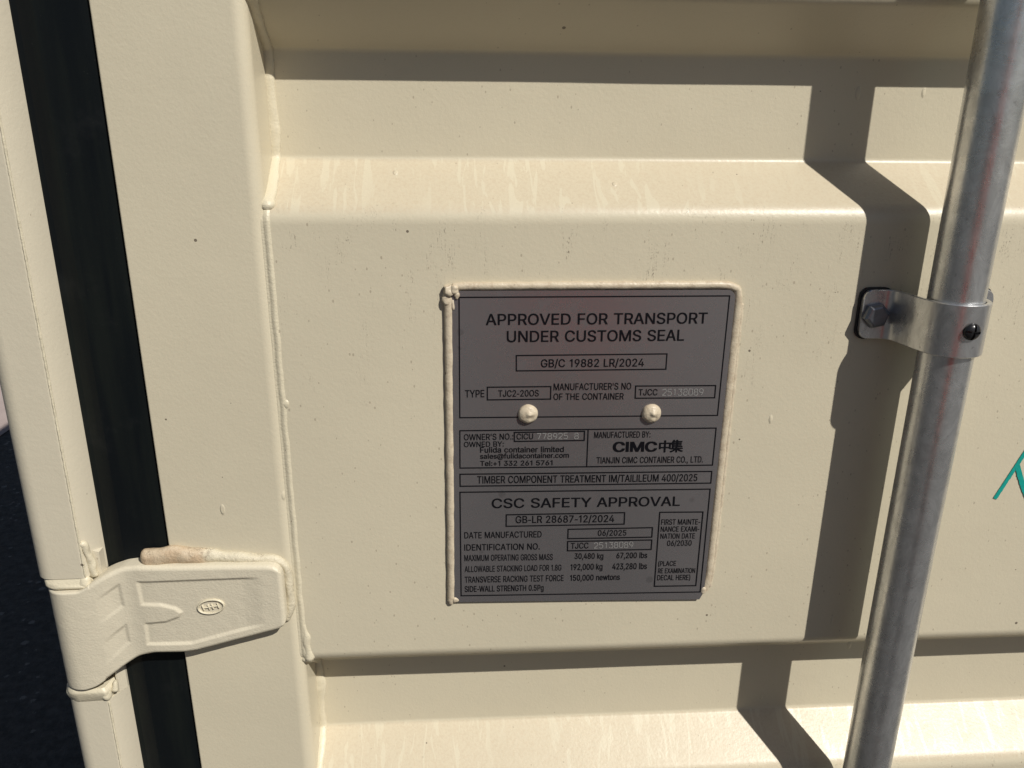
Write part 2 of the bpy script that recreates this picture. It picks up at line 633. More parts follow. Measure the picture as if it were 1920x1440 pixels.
b = MB()                                     # corrugated side wall
rows = []
x0 = -0.2815
for i in range(0, 23):
    y = 0.13 + i * 0.262
    for dy, dx in ((0, 0.0), (0.07, 0.0), (0.138, 0.036), (0.208, 0.036)):
        rows.append([(x0 + 0.004 + dx, y + dy, z) for z in (-1.24, 1.40)])
b.grid(rows, smooth=False)
b.build('side_wall', M_BODY, cont, 'shipping_container')
b = MB()
b.box(-0.2815, 2.157, 0.11, 6.1, 1.42, 1.496)
b.build('roof', M_BODY, cont, 'shipping_container')
b = MB()
b.box(-0.2815, 2.157, 0.11, 6.1, -1.385, -1.24)
b.build('base_frame', M_BODY, cont, 'shipping_container')
b = MB()
b.box(-0.2438, 2.12, -0.012, 0.108, DOOR_TOP + 0.012, 1.49)
b.build('header_beam', M_BODY, cont, 'shipping_container')
b = MB()
b.box(-0.2438, 2.12, -0.012, 0.108, -1.385, DOOR_BOT - 0.012)
b.build('sill_beam', M_BODY, cont, 'shipping_container')

# ------------------------------------------------------------------ the door
thing('container_door', 'cream ribbed container door carrying the grey data plate and the cast hinge', 'door', (0.4, 0.02, H + DOOR_BOT))
door = bpy.data.objects['container_door']
DR = 'container_door'

b = MB()
xs = [-0.1160 + 0.018 * i for i in range(64)]
rows = []
for (y, z) in PROFILE:
    rows.append([(x, y + 0.00035 * noise.noise(Vector((x * 9, 3, z * 9))), z + 0.0006 * noise.noise(Vector((x * 6, 7, z * 3)))) for x in xs])
# dense rows on the flats so that the slight waviness of the sheet shows
dense = []
for r0_, r1_ in zip(rows, rows[1:]):
    gap = abs(r0_[0][2] - r1_[0][2])
    k = max(1, int(gap / 0.02))
    for j in range(k):
        t = j / k
        dense.append([(p[0], p[1] + (q[1] - p[1]) * t + (0.00035 * noise.noise(Vector((p[0] * 9, 3, (p[2] + (q[2] - p[2]) * t) * 9))) if 0 < j else 0), p[2] + (q[2] - p[2]) * t) for p, q in zip(r0_, r1_)])
dense.append(rows[-1])
b.grid(rows)
b.build('door_sheet', M_PANEL, door, DR)

b = MB()
FR = fillet([(X_FRAME_L, -0.0020), (X_FRAME_R, -0.0020), (X_FRAME_R, 0.05), (X_FRAME_L, 0.05)], [0.0012, 0.0078, 0, 0], True, 9)
b.prism_z(FR, DOOR_BOT, DOOR_TOP)
FR2 = [(x + 1.10, y) for x, y in fillet([(X_FRAME_L + 0.03, 0.0), (X_FRAME_R + 0.03, 0.0), (X_FRAME_R + 0.03, 0.05), (X_FRAME_L + 0.03, 0.05)], [0.006, 0.006, 0, 0], True, 6)]
b.prism_z(FR2, DOOR_BOT, DOOR_TOP)
b.build('door_frame', M_FRAME, door, DR)

b = MB()
gx = [(-0.2442, 0.0052), (-0.2440, 0.0030), (-0.2405, 0.0030), (-0.2330, 0.0014), (-0.2310, 0.0010), (-0.2060, 0.0008), (-0.2015, 0.0010), (-0.2000, 0.0020), (-0.2000, 0.012), (-0.2442, 0.012)]
b.prism_z(gx, DOOR_BOT, DOOR_TOP, smooth=False)
b.build('door_gasket', M_GASKET, door, DR)

# weld between frame and sheet: it follows the ribs
prof = [(y, z) for y, z in PROFILE if -0.62 < z < 0.16]
b = MB()                                      # along the flat of a rib: a soft groove and one low bead
sec = smooth_path([(-0.1206, 0.0004, 0), (-0.1192, -0.0002, 0), (-0.1178, -0.00015, 0), (-0.1166, -0.0006, 0), (-0.1152, -0.0008, 0), (-0.1138, -0.0001, 0), (-0.1124, 0.0009, 0)], 4)
rows = []
zy = sorted((z, y) for y, z in PROFILE if -0.40 < z < -0.02)
nz_ = 280
for i in range(nz_ + 1):
    z = -0.0440 - 0.3360 * i / nz_
    yo = interp(zy, z)
    k = 1 + 0.35 * noise.noise(Vector((1.7, 0, z * 120))) + 0.18 * noise.noise(Vector((5.1, 0, z * 420)))
    dx = 0.0005 * noise.noise(Vector((0, 4.0, z * 70)))
    rows.append([(p.x + dx, yo + p.y + 0.0005 * (k - 1) * (1 if -0.1166 < p.x < -0.1130 else 0.25), z) for p in sec])
b.grid(rows)
b.build('weld_bead', M_BEAD, door, DR)
b = MB()
b.tube([(-0.1148, 0.0046, -0.338), (-0.1142, 0.0044, -0.360), (-0.1128, 0.0046, -0.378)], (1, 0, 0), lambda u: 0.0018 + 0.0026 * sstep(0, 0.5, u) + 0.0004 * math.sin(u * 17), lambda u: 0.0040 + 0.0020 * sstep(0, 0.5, u), 0.22, 120, 0, 1, 22, 0.0009)
b.build('weld_bead', M_BEAD, door, DR)
b = MB()
b.ellipsoid((-0.1140, 0.0012, -0.1775), (0.0030, 0.0022, 0.0036), 14, 18, 0.15, 260)
b.build('weld_spot', M_BEAD, door, DR)
b = MB()
b.tube([(-0.1156, y, z) for y, z in prof if z > -0.0550], (1, 0, 0), lambda u: 0.0044 + 0.0004 * math.sin(u * 23) + 0.0008 * sstep(0.93, 0.98, u), lambda u: 0.0024 + 0.0016 * sstep(0.88, 1.0, u), 0.12, 150, 0.015, 0.008, 18)
b.build('weld_bead', M_BEAD, door, DR)
b = MB()
b.tube([(-0.1156, y, z) for y, z in prof if z < -0.372], (1, 0, 0), lambda u: 0.0040 + 0.0006 * math.sin(u * 19) + 0.0016 * math.exp(-((u - 0.44) / 0.07) ** 2), lambda u: 0.0024 + 0.0010 * math.exp(-((u - 0.44) / 0.07) ** 2), 0.16, 150, 0.015, 0.008, 18)
b.build('weld_bead', M_BEAD, door, DR)

# ------------------------------------------------------------------ hinge: one casting
ZT = [(-0.30, -0.3032), (-0.2560, -0.3026), (-0.2500, -0.2990), (-0.2483, -0.2975), (-0.2383, -0.2921), (-0.2284, -0.2886), (-0.2193, -0.2876), (-0.1916, -0.2884),
      (-0.1565, -0.2888), (-0.1335, -0.2894), (-0.1290, -0.2902), (-0.1262, -0.2922), (-0.1246, -0.2952), (-0.1240, -0.2990)]
ZB = [(-0.30, -0.3812), (-0.2640, -0.3812), (-0.2564, -0.3790), (-0.2455, -0.3716), (-0.2374, -0.3660), (-0.2268, -0.3595), (-0.2156, -0.3568), (-0.1963, -0.3571),
      (-0.1877, -0.3561), (-0.1627, -0.3493), (-0.1330, -0.3414), (-0.1290, -0.3402), (-0.1262, -0.3385), (-0.1246, -0.3355), (-0.1240, -0.3320)]


def smooth_tab(tab, x, w=0.0022):
    return sum(interp(tab, x + k * w * 0.5) for k in (-2, -1, 0, 1, 2)) / 5 if x < -0.133 else interp(tab, x)


XE = -0.1240
cols = []                                    # (x, y, nx, ny) along the section
for i in range(36):
    a = math.radians(90 + 180 * i / 36)
    cols.append((KX + KR * math.cos(a), KY + KR * math.sin(a), math.cos(a), math.sin(a)))


def y_front(x):
    t = sstep(KX, -0.2200, x)
    return KY - KR + t * (-0.0125 - (KY - KR)) + 0.0012 * math.exp(-((x + 0.2290) / 0.010) ** 2)


x = KX
while x < XE - 0.006:
    e = 1e-4
    dy = (y_front(x + e) - y_front(x - e)) / (2 * e)
    l = math.hypot(1, dy)
    cols.append((x, y_front(x), dy / l, -1 / l))
    x += 0.00055
for k in range(16):
    xx = x + (XE - x) * (1 - (1 - k / 15) ** 1.8)
    cols.append((xx, y_front(xx), 0, -1))
POCKET = [(-0.2197, -0.2996), (-0.1300, -0.2984), (-0.1300, -0.3330), (-0.1400, -0.3357), (-0.1618, -0.3413), (-0.1894, -0.3490), (-0.2194, -0.3488),
          (-0.2188, -0.3325), (-0.2050, -0.3312), (-0.1960, -0.3278), (-0.1935, -0.3243), (-0.1972, -0.3206), (-0.2069, -0.3174), (-0.2190, -0.3168)]
RIB1 = [(-0.2470, -0.3100), (-0.2318, -0.3008), (-0.2312, -0.3175), (-0.2473, -0.3286)]
RIB2 = [(-0.2474, -0.3440), (-0.2318, -0.3325), (-0.2314, -0.3465), (-0.2465, -0.3605)]


def relief(x, z):
    h = 0.0
    if x > -0.226:
        fade = 1 - sstep(-0.152, -0.136, x)
        h -= 0.0013 * fade * sstep(-0.0014, 0.0014, poly_sd(POCKET, x, z))
    elif x > -0.252:
        h -= 0.0010 * sstep(-0.249, -0.236, x) * (sstep(-0.0014, 0.0016, poly_sd(RIB1, x, z)) + sstep(-0.0014, 0.0016, poly_sd(RIB2, x, z)))
    return h + 0.00008 * noise.noise(Vector((x * 150, z * 150, 1)))


ER = 0.0032
NV = 190
rows = []
for (x, y, nx, ny) in cols:
    zt, zb = smooth_tab(ZT, x), smooth_tab(ZB, x)
    yb = KY + (0.0006 - KY) * sstep(KX, -0.245, x)
    xb = KX if x < KX else x
    col = [(xb, yb, zb)]
    L = zt - zb
    for j in range(NV + 1):
        v = j / NV
        v = v + 0.12 * math.sin(2 * math.pi * v) / (-2 * math.pi) * 1.0 * -1 if False else v
        w = 0.5 - 0.5 * math.cos(math.pi * v)
        v = 0.55 * w + 0.45 * v
        z = zb + L * v
        e = min(z - zb, zt - z)
        if x > KX:
            e = min(e, XE - x + 0.00002)
        er = ER if x > -0.25 else 0.0014
        drop = er - math.sqrt(max(0, er * er - max(0, er - e) ** 2)) if e < er else 0
        h = relief(x, z) - drop
        col.append((x + nx * h, y + ny * h, z))
    col.append((xb, yb, zt))
    rows.append(col)
b = MB()
b.grid(rows, close_v=False)
last = rows[-1]
b.grid([last, [(p[0] + 0.00003, 0.0006, p[2]) for p in last]])
hinge = b.build('hinge', M_CAST, door, DR)

b = MB()                                      # raised oval with the foundry letters
EC, ea, eb, tl = Vector((-0.1735, -0.3203)), 0.0088, 0.0053, math.radians(9)
YF = -0.0125 + 0.0010
ring = []
for k in range(65):
    a = 2 * math.pi * k / 64
    u, v = ea * math.cos(a), eb * math.sin(a)
    ring.append((EC.x + u * math.cos(tl) - v * math.sin(tl), YF, EC.y + u * math.sin(tl) + v * math.cos(tl)))
b.tube(ring, (0, 1, 0), 0.0010, 0.00075, 0, 1, 0, 1, 10, 0.0006, cap=False)


def stroke(u0, v0, u1, v1, r=0.00062):
    q = [(EC.x + u * math.cos(tl) - v * math.sin(tl), YF, EC.y + u * math.sin(tl) + v * math.cos(tl)) for u, v in ((u0, v0), (u1, v1))]
    b.tube(q, (0, 1, 0), 0.0010, r, 0, 1, 0, 1, 8, 0.0004)


for u in (-0.0052, -0.0014, 0.0012, 0.0050):
    stroke(u - 0.0003, 0.0024, u + 0.0003, -0.0024)
stroke(-0.0052, 0.0, -0.0014, 0.0)
stroke(-0.0014, 0.0, 0.0012, 0.0)
stroke(0.0012, 0.0, 0.0050, 0.0)
b.build('maker_mark', M_BEAD, hinge, DR)

b = MB()
wp = smooth_path([(-0.2178, -0.0045, -0.2868), (-0.2080, -0.0045, -0.2848), (-0.1950, -0.0042, -0.2838), (-0.1800, -0.0036, -0.2846), (-0.1600, -0.0030, -0.2868), (-0.1400, -0.0026, -0.2885),
                  (-0.1290, -0.0024, -0.2905), (-0.1235, -0.0022, -0.2950), (-0.1220, -0.0020, -0.3050), (-0.1218, -0.0018, -0.3180), (-0.1225, -0.0018, -0.3310), (-0.1265, -0.0018, -0.3400)], 10)
b.tube(wp, (0, 1, 0), lambda u: 0.0054 - 0.0022 * min(1, u * 1.5), lambda u: 0.0030 + 0.0040 * (1 - sstep(0.08, 0.58, u)) + 0.0005 * math.sin(u * 43 + 1), 0.20, 90, 0.012, 0.009, 24, 0.0009)
b.build('weld_bead', M_WELD, hinge, DR)

# ------------------------------------------------------------------ data plate
PY = -0.0022
PLATE = [(-0.0052, -0.1032), (0.1700, -0.1033)]
for k in range(7):
    a = math.radians(90 - 15 * k)
    PLATE.append((0.1700 + 0.0053 * math.cos(a), -0.1086 + 0.0053 * math.sin(a)))
PLATE += [(0.1752, -0.1890), (0.1744, -0.2700), (0.1741, -0.3235), (0.1735, -0.3275), (0.1712, -0.3326), (0.0850, -0.3305), (-0.0074, -0.3287), (-0.0070, -0.2400)]
b = MB()
b.prism_y(PLATE, PY, -0.0004)
plate = b.build('data_plate', M_PLATE, door, DR)
plate['label'] = 'dark grey metal approval plate with black printing'

# glyph outlines (thousandths of the type size) and the lines of type on the plate
GLYPHS = {
    "'": (206, '78,318 70,509 136,509 128,318'),
    '(': (273, '89,207 101,324 132,441 177,539 236,539 191,428 161,313 151,207 160,115 188,16 236,-96 177,-96 139,-21 111,55 95,131'),
    ')': (273, '37,-96 86,18 113,116 122,207 112,313 82,428 37,539 97,539 142,441 173,323 184,207 178,130 161,53 134,-22 97,-96'),
    '+': (453, '198,34 198,364 255,364 255,34|61,172 61,226 391,226 391,172'),
    ',': (188, '38,-119 68,71 137,71 84,-119'),
    '-': (300, '40,170 40,222 260,222 260,170'),
    '.': (188, '95,-4 78,-1 63,9 53,24 50,41 53,59 63,73 78,83 95,87 113,83 128,73 138,59 141,41 138,24 128,9 113,-1'),
    '/': (249, '235,533 71,-76 14,-76 178,533'),
    '0': (453, '227,-7 174,1 130,24 95,62 69,113 53,178 48,254 53,330 69,395 95,447 130,484 174,508 227,516 279,508 323,484 358,447 384,395 400,330 405,254 400,178 384,113 359,62 323,24 279,1|227,50 261,56 290,74 313,103 330,144 340,194 344,254 340,314 330,365 313,405 290,435 261,453 227,460 192,453 163,435 140,405 123,365 113,314 109,254 113,194 123,144 140,103 163,74 192,56'),
    '1': (360, '255,509 255,0 191,0 191,430 85,360 85,425 205,509'),
    '2': (453, '64,0 64,47 234,229 282,282 311,327 320,371 317,397 308,419 293,436 273,449 224,460 196,457 172,447 153,433 139,413 130,390 127,362 66,362 71,405 86,442 111,473 143,496 182,511 225,516 268,511 306,497 337,474 361,445 376,411 381,372 371,318 336,259 267,180 153,60 153,57 389,57 389,0'),
    '3': (453, '218,-7 173,-3 133,10 98,30 70,57 52,91 44,132 109,132 115,107 126,87 144,71 165,59 219,50 275,61 297,74 315,93 325,116 329,145 326,172 316,196 299,217 275,234 242,244 201,248 157,248 157,299 288,448 288,452 70,452 70,509 372,509 372,461 211,278 211,289 264,288 308,276 344,253 371,222 387,186 393,145 387,103 370,66 344,36 309,12 266,-2'),
    '4': (453, '40,105 40,158 247,509 311,509 109,166 109,163 413,163 413,105|282,0 282,121 282,146 282,318 343,318 343,0'),
    '5': (453, '221,-7 178,-2 140,11 108,32 83,60 66,93 60,130 122,130 127,108 138,89 173,60 221,50 250,53 276,64 298,82 314,104 324,131 328,162 324,193 314,221 297,244 275,262 248,273 218,277 167,268 128,246 67,253 96,509 366,509 366,452 151,452 134,301 136,301 178,325 229,334 263,330 294,321 321,306 345,285 364,260 379,231 388,199 391,163 385,117 369,76 343,41 309,15 268,-1'),
    '6': (453, '226,-7 182,-1 142,15 109,40 84,74 69,115 64,162 68,199 80,239 137,340 252,509 322,509 151,261 145,261 165,288 196,307 235,314 278,309 316,295 346,271 370,240 384,201 389,157 384,112 368,73 343,39 310,14 271,-2|226,48 254,52 279,63 299,79 314,101 324,128 327,157 324,187 314,213 299,235 279,251 254,262 226,265 198,262 174,252 153,235 138,214 128,188 125,158 128,128 138,102 153,79 174,63 198,52'),
    '7': (453, '97,0 323,448 323,452 62,452 62,509 391,509 391,449 165,0'),
    '8': (453, '226,-7 178,-2 136,11 101,33 74,62 57,96 52,135 55,166 65,195 81,220 101,241 125,256 153,265 153,267 119,282 93,308 76,342 70,380 75,417 90,450 114,477 146,498 184,511 226,516 269,511 306,498 337,477 361,450 377,417 382,380 376,342 359,308 333,282 300,267 300,265 327,256 351,241 372,220 387,195 397,166 401,135 395,96 378,62 352,33 317,11 275,-2|226,49 258,52 285,60 307,74 323,91 333,113 337,139 333,165 322,189 305,208 283,223 256,232 226,235 196,232 169,223 147,208 130,189 119,165 115,139 119,113 129,91 145,74 167,60 195,52|226,290 274,300 293,313 307,330 316,351 319,376 316,399 308,420 294,437 275,449 226,460 177,449 159,437 145,420 136,399 133,376 136,351 145,330 159,313 178,300'),
    '9': (453, '226,516 271,510 310,494 343,468 368,434 384,393 389,347 385,309 373,270 315,168 200,0 130,0 301,248 307,248 287,221 257,202 218,195 175,199 137,214 106,237 83,269 68,307 64,352 69,397 85,436 110,469 143,494 182,510|226,460 199,457 174,446 154,429 138,407 129,381 125,352 129,322 138,295 154,274 174,257 199,247 226,243 254,247 279,257 299,273 314,295 324,321 327,350 324,381 314,407 299,429 279,446 254,457'),
    ':': (188, '95,-4 78,-1 63,9 53,24 50,41 53,59 63,73 78,83 95,87 113,83 128,73 138,59 141,41 138,24 128,9 113,-1|95,271 78,274 63,284 53,299 50,316 53,334 63,349 78,359 95,362 113,359 128,349 138,334 141,316 138,299 128,284 113,274'),
    '@': (676, '355,-135 284,-130 221,-114 167,-88 122,-53 87,-8 61,46 45,109 40,179 46,248 61,309 87,363 123,408 167,444 220,470 281,486 349,492 415,486 472,469 522,442 562,407 594,366 617,319 631,268 635,215 631,142 615,76 599,49 579,28 551,15 517,11 476,17 441,36 429,50 423,68 420,68 408,48 388,30 361,17 326,13 285,18 251,35 224,62 204,96 192,137 188,182 193,226 207,265 228,297 257,322 291,338 330,343 360,340 385,331 416,306 419,306 419,335 474,335 474,110 476,91 485,74 499,63 518,59 540,63 557,76 568,97 576,127 581,215 577,259 567,301 548,339 523,373 490,402 450,424 402,438 347,442 292,438 242,424 199,402 164,372 135,334 115,289 102,236 98,178 102,119 115,66 135,21 165,-17 201,-46 246,-68 298,-81 357,-85 412,-80 458,-69 489,-59 504,-107 464,-120 411,-131|329,65 359,68 382,78 400,95 412,118 422,185 419,221 411,249 399,269 381,282 331,292 305,288 283,277 265,260 252,239 242,185 251,125 262,101 279,81 301,69'),
    'A': (480, '16,0 201,509 276,509 463,0 395,0 287,302 264,372 232,478 245,478 213,371 191,302 85,0|110,142 110,199 370,199 370,142'),
    'B': (456, '60,0 60,509 241,509 289,504 329,491 359,469 381,442 394,410 398,374 395,344 387,320 356,286 315,267 315,262 339,257 363,245 385,227 402,203 414,173 418,136 413,100 400,67 377,39 344,18 301,4 247,0|125,57 245,57 296,63 330,80 349,105 355,137 352,161 342,184 327,203 306,218 279,228 248,231 125,231|125,285 238,285 288,296 308,309 323,326 333,348 336,372 330,403 313,429 283,446 240,452 125,452'),
    'C': (510, '267,-7 205,1 150,25 104,63 70,115 48,179 40,254 48,329 70,393 104,445 150,484 205,508 267,516 340,504 373,490 402,471 427,447 448,418 463,385 473,348 408,348 389,395 357,428 315,449 267,456 223,450 184,432 150,403 125,364 109,314 103,254 109,194 125,145 151,105 184,76 223,59 267,53 315,60 357,81 389,114 408,160 473,160 463,124 448,91 428,62 402,38 373,19 341,5 305,-4'),
    'D': (502, '219,0 96,0 96,57 215,57 272,63 318,81 354,110 379,149 394,198 399,255 394,312 379,361 354,399 320,428 275,446 221,452 93,452 93,509 225,509 294,501 353,478 399,441 433,391 455,329 462,255 455,181 433,119 398,68 351,31 291,8|125,509 125,0 60,0 60,509'),
    'E': (419, '60,0 60,509 372,509 372,452 125,452 125,286 355,286 355,229 125,229 125,57 375,57 375,0'),
    'F': (410, '60,0 60,509 369,509 369,452 125,452 125,278 346,278 346,221 125,221 125,0'),
    'G': (520, '269,-7 205,1 149,25 104,64 69,116 47,179 40,254 47,329 69,393 103,445 149,484 203,508 265,516 304,513 340,504 374,489 403,469 429,445 449,416 465,384 474,349 408,349 387,393 356,427 315,448 265,456 222,450 183,432 150,404 125,364 109,314 103,254 109,194 125,145 151,105 184,76 224,59 269,53 309,57 345,71 374,93 396,123 410,160 415,202 434,199 283,199 283,256 478,256 478,200 471,141 451,91 419,50 377,19 326,0'),
    'H': (517, '60,0 60,509 125,509 125,289 392,289 392,509 457,509 457,0 392,0 392,232 125,232 125,0'),
    'I': (186, '60,0 60,509 126,509 126,0'),
    'J': (396, '185,-7 124,3 75,33 52,63 38,100 33,145 33,173 98,173 98,145 104,104 122,74 149,56 185,50 220,56 248,74 266,104 272,145 272,509 336,509 336,145 332,100 318,63 294,33 246,3'),
    'K': (467, '104,145 104,216 139,261 174,303 212,344 364,509 448,509 231,276 228,276|60,0 60,509 125,509 125,334 124,225 125,193 125,0|372,0 188,259 228,309 449,0'),
    'L': (393, '60,0 60,509 125,509 125,57 361,57 361,0'),
    'M': (628, '60,0 60,509 152,509 277,187 287,159 299,123 311,84 322,49 307,49 318,83 330,121 342,158 352,187 476,509 568,509 568,0 504,0 504,291 504,327 505,369 506,413 507,457 513,457 498,409 482,363 467,322 456,291 342,0 286,0 170,291 159,321 145,361 129,408 112,457 119,457 120,416 121,372 122,328 122,291 122,0'),
    'N': (523, '60,0 60,509 136,509 343,183 363,151 388,107 414,55 405,54 401,108 399,157 399,195 399,509 463,509 463,0 387,0 202,290 177,331 148,381 108,452 119,454 122,384 124,328 125,291 125,0'),
    'O': (533, '267,-7 205,1 150,25 105,63 70,115 48,179 40,254 48,329 70,393 105,445 150,484 205,508 267,516 329,508 384,484 429,445 464,393 486,329 493,254 486,179 464,115 429,63 384,25 329,1|267,53 310,59 349,76 383,105 408,144 425,194 430,254 425,314 408,365 383,404 349,433 310,450 267,456 223,450 184,433 151,404 125,364 109,314 103,254 109,194 125,144 151,105 184,76 223,59'),
    'P': (445, '60,0 60,509 235,509 289,503 332,487 366,462 390,430 404,391 409,348 404,304 390,265 366,233 332,207 289,191 235,186 109,186 109,242 233,242 269,246 297,256 318,272 333,294 342,319 344,348 342,376 333,402 318,423 297,439 268,449 232,452 125,452 125,0'),
    'R': (449, '60,0 60,509 236,509 290,504 333,489 367,465 390,433 405,395 409,352 405,309 390,271 367,240 333,217 289,203 236,198 96,198 96,255 234,255 269,258 298,267 319,281 334,300 342,324 345,352 342,380 334,405 319,425 298,440 269,449 233,452 125,452 125,0|353,0 230,229 303,229 428,0'),
    'S': (447, '224,-9 172,-4 128,9 91,31 64,60 46,96 38,137 104,137 110,110 123,88 142,71 166,59 224,49 257,52 286,60 311,74 329,92 341,114 346,139 342,161 332,179 296,205 245,222 184,239 128,260 86,289 60,326 52,372 58,413 75,448 102,476 138,498 180,511 227,516 275,511 316,498 351,476 377,449 394,415 401,378 337,378 326,412 302,437 267,453 225,459 194,456 167,448 145,435 129,418 118,398 115,376 119,352 131,334 169,308 212,293 264,279 312,264 359,238 395,198 405,171 408,139 403,99 386,64 360,34 323,11 278,-4'),
    'T': (449, '32,452 32,509 417,509 417,452 257,452 257,0 193,0 193,452'),
    'U': (517, '259,-8 203,-2 154,15 114,43 85,80 66,124 60,173 60,509 124,509 124,178 128,144 141,113 160,87 187,68 220,56 259,52 298,56 331,68 357,87 377,113 389,144 393,178 393,509 457,509 457,173 451,124 433,80 403,43 363,15 315,-2'),
    'V': (480, '204,0 16,509 84,509 192,206 215,137 248,31 235,31 267,138 290,206 395,509 463,509 278,0'),
    'W': (686, '155,0 16,509 82,509 163,196 175,145 187,94 197,40 189,40 200,94 211,145 224,196 306,509 380,509 462,196 474,145 486,94 497,40 488,40 499,94 510,145 523,196 603,509 670,509 530,0 455,0 368,323 351,391 336,475 350,475 335,395 318,323 230,0'),
    'X': (474, '18,0 217,284 217,236 29,509 104,509 178,400 204,361 223,329 243,292 232,292 252,329 272,361 298,400 374,509 446,509 259,239 259,287 456,0 382,0 292,129 268,165 250,195 230,231 244,231 225,196 206,166 182,129 91,0'),
    'Y': (472, '203,0 203,208 16,509 91,509 192,344 222,292 250,230 224,230 251,293 280,344 381,509 455,509 268,208 268,0'),
    'a': (389, '160,-9 126,-5 94,5 68,22 48,45 35,73 30,108 34,138 43,161 58,179 78,193 125,211 178,220 234,227 265,235 273,243 276,255 276,257 267,297 240,322 196,331 149,322 118,301 100,274 41,291 57,322 79,346 104,364 133,375 194,384 239,379 286,360 306,343 322,320 333,290 337,251 337,0 277,0 277,52 272,52 252,25 215,1|170,45 202,49 228,59 248,74 263,93 272,115 276,138 276,190 259,182 231,176 200,171 175,168 134,159 103,139 95,124 92,105 102,72 130,52'),
    'b': (424, '229,-8 198,-5 172,4 138,31 118,59 112,59 112,0 53,0 53,509 114,509 114,319 118,319 137,346 171,373 197,381 229,384 274,378 313,361 345,332 370,293 385,245 390,189 385,133 370,84 346,45 313,16 274,-2|220,47 253,51 279,66 301,88 316,117 325,151 328,189 325,227 316,261 301,290 280,311 253,325 220,330 188,325 161,312 140,291 125,263 116,229 113,189 116,150 125,115 140,86 162,65 188,51'),
    'c': (396, '207,-8 159,-2 117,16 82,46 56,85 40,133 34,187 40,243 56,291 82,330 117,360 159,378 207,384 260,377 305,356 340,322 362,277 303,262 290,289 270,311 242,325 207,330 173,325 145,310 124,287 108,258 99,224 96,187 99,151 108,117 124,89 145,66 173,51 207,46 243,52 271,66 292,89 304,117 363,102 341,56 306,21 261,-1'),
    'd': (424, '195,-8 151,-2 111,16 79,45 55,84 39,133 34,189 39,245 55,293 79,332 112,361 151,378 196,384 228,381 253,373 287,346 306,319 311,319 311,509 372,509 372,0 313,0 313,59 307,59 287,31 252,4 227,-5|205,47 236,51 263,65 284,86 299,115 309,150 312,189 309,229 300,263 284,291 263,312 237,325 205,330 172,325 145,311 124,290 108,261 99,227 96,189 99,151 109,117 124,88 145,66 172,51'),
    'e': (404, '212,-8 161,-2 117,16 82,46 56,85 40,132 34,187 39,242 55,290 81,329 115,359 157,378 205,384 266,374 294,361 319,341 341,315 357,282 368,242 371,194 371,169 75,169 75,221 338,221 310,202 307,237 298,269 283,294 263,314 237,326 205,330 173,326 146,313 125,294 109,270 99,241 96,211 96,178 100,139 110,106 128,80 151,61 179,50 212,46 254,53 285,73 306,105 365,91 353,63 335,39 311,19 283,4 249,-5'),
    'f': (254, '228,379 228,327 6,327 6,379|81,0 81,432 84,461 96,486 113,505 135,519 187,530 222,527 243,521 227,468 215,472 195,474 171,470 154,460 145,443 142,419 142,0'),
    'g': (425, '207,-151 168,-148 134,-140 82,-110 51,-69 101,-41 122,-66 154,-88 207,-97 249,-92 282,-75 304,-47 311,-6 311,68 306,68 287,41 252,16 227,8 195,5 152,10 113,27 80,53 55,90 39,136 34,191 39,246 55,293 80,332 112,361 152,378 196,384 228,382 253,373 288,346 308,319 313,319 313,379 372,379 372,-9 367,-54 350,-90 324,-117 291,-136 251,-147|205,59 237,63 264,75 285,95 300,121 309,154 312,193 309,231 300,264 285,291 264,312 237,325 205,330 172,325 145,312 124,290 109,262 99,229 96,193 99,155 109,123 124,96 145,76 172,63'),
    'i': (167, '53,0 53,379 114,379 114,0|84,443 67,446 54,455 44,468 41,483 44,499 54,512 67,521 84,524 100,521 114,512 123,499 126,483 123,468 114,455 100,446'),
    'k': (381, '110,137 110,212 121,212 284,379 360,379 184,199 177,199|53,0 53,509 114,509 114,0|294,0 148,186 191,229 372,0'),
    'l': (186, '62,0 62,530 124,530 124,0'),
    'm': (610, '53,0 53,379 112,379 112,295 108,295 118,323 132,346 172,376 219,386 257,380 287,361 309,331 321,295 312,295 322,321 337,343 381,375 437,386 468,383 497,372 522,354 541,328 553,296 557,255 557,0 496,0 496,254 490,289 473,313 447,326 419,330 395,328 374,320 345,290 335,247 335,0 274,0 274,260 269,288 253,311 229,326 199,330 158,320 140,307 126,289 117,266 114,238 114,0'),
    'n': (410, '114,227 114,0 53,0 53,379 112,379 112,287 102,287 124,332 152,362 187,379 227,384 264,380 295,369 321,349 341,321 353,285 357,240 357,0 296,0 296,235 290,275 273,304 246,323 210,329 184,326 161,317 141,303 126,283 117,257'),
    'o': (415, '207,-8 159,-2 117,16 82,46 56,85 40,133 34,187 40,243 56,291 82,330 117,360 159,378 207,384 256,378 299,360 333,330 359,291 376,243 381,187 376,133 359,85 333,46 299,16 256,-2|207,46 242,51 270,66 292,89 307,117 316,151 319,187 316,224 307,258 292,287 270,310 242,325 207,330 173,325 145,310 124,287 108,258 99,224 96,187 99,151 108,117 124,89 145,66 173,51'),
    'r': (259, '53,0 53,379 112,379 112,321 115,321 130,347 152,367 181,380 213,385 229,384 243,384 243,322 230,324 207,326 182,323 159,315 140,301 126,284 117,262 114,237 114,0'),
    's': (365, '182,-8 145,-5 112,3 84,18 62,38 45,63 36,94 94,107 105,79 124,60 150,49 181,45 217,50 244,62 262,81 268,103 265,121 254,136 237,147 212,155 149,170 104,186 72,208 53,237 47,274 51,305 65,332 87,354 115,370 149,381 187,384 223,381 254,372 279,358 299,339 324,290 268,277 258,298 243,316 219,328 187,333 156,329 131,317 114,299 109,277 112,258 124,243 172,223 229,209 275,194 306,171 325,142 331,107 326,75 312,47 290,24 260,6 223,-5'),
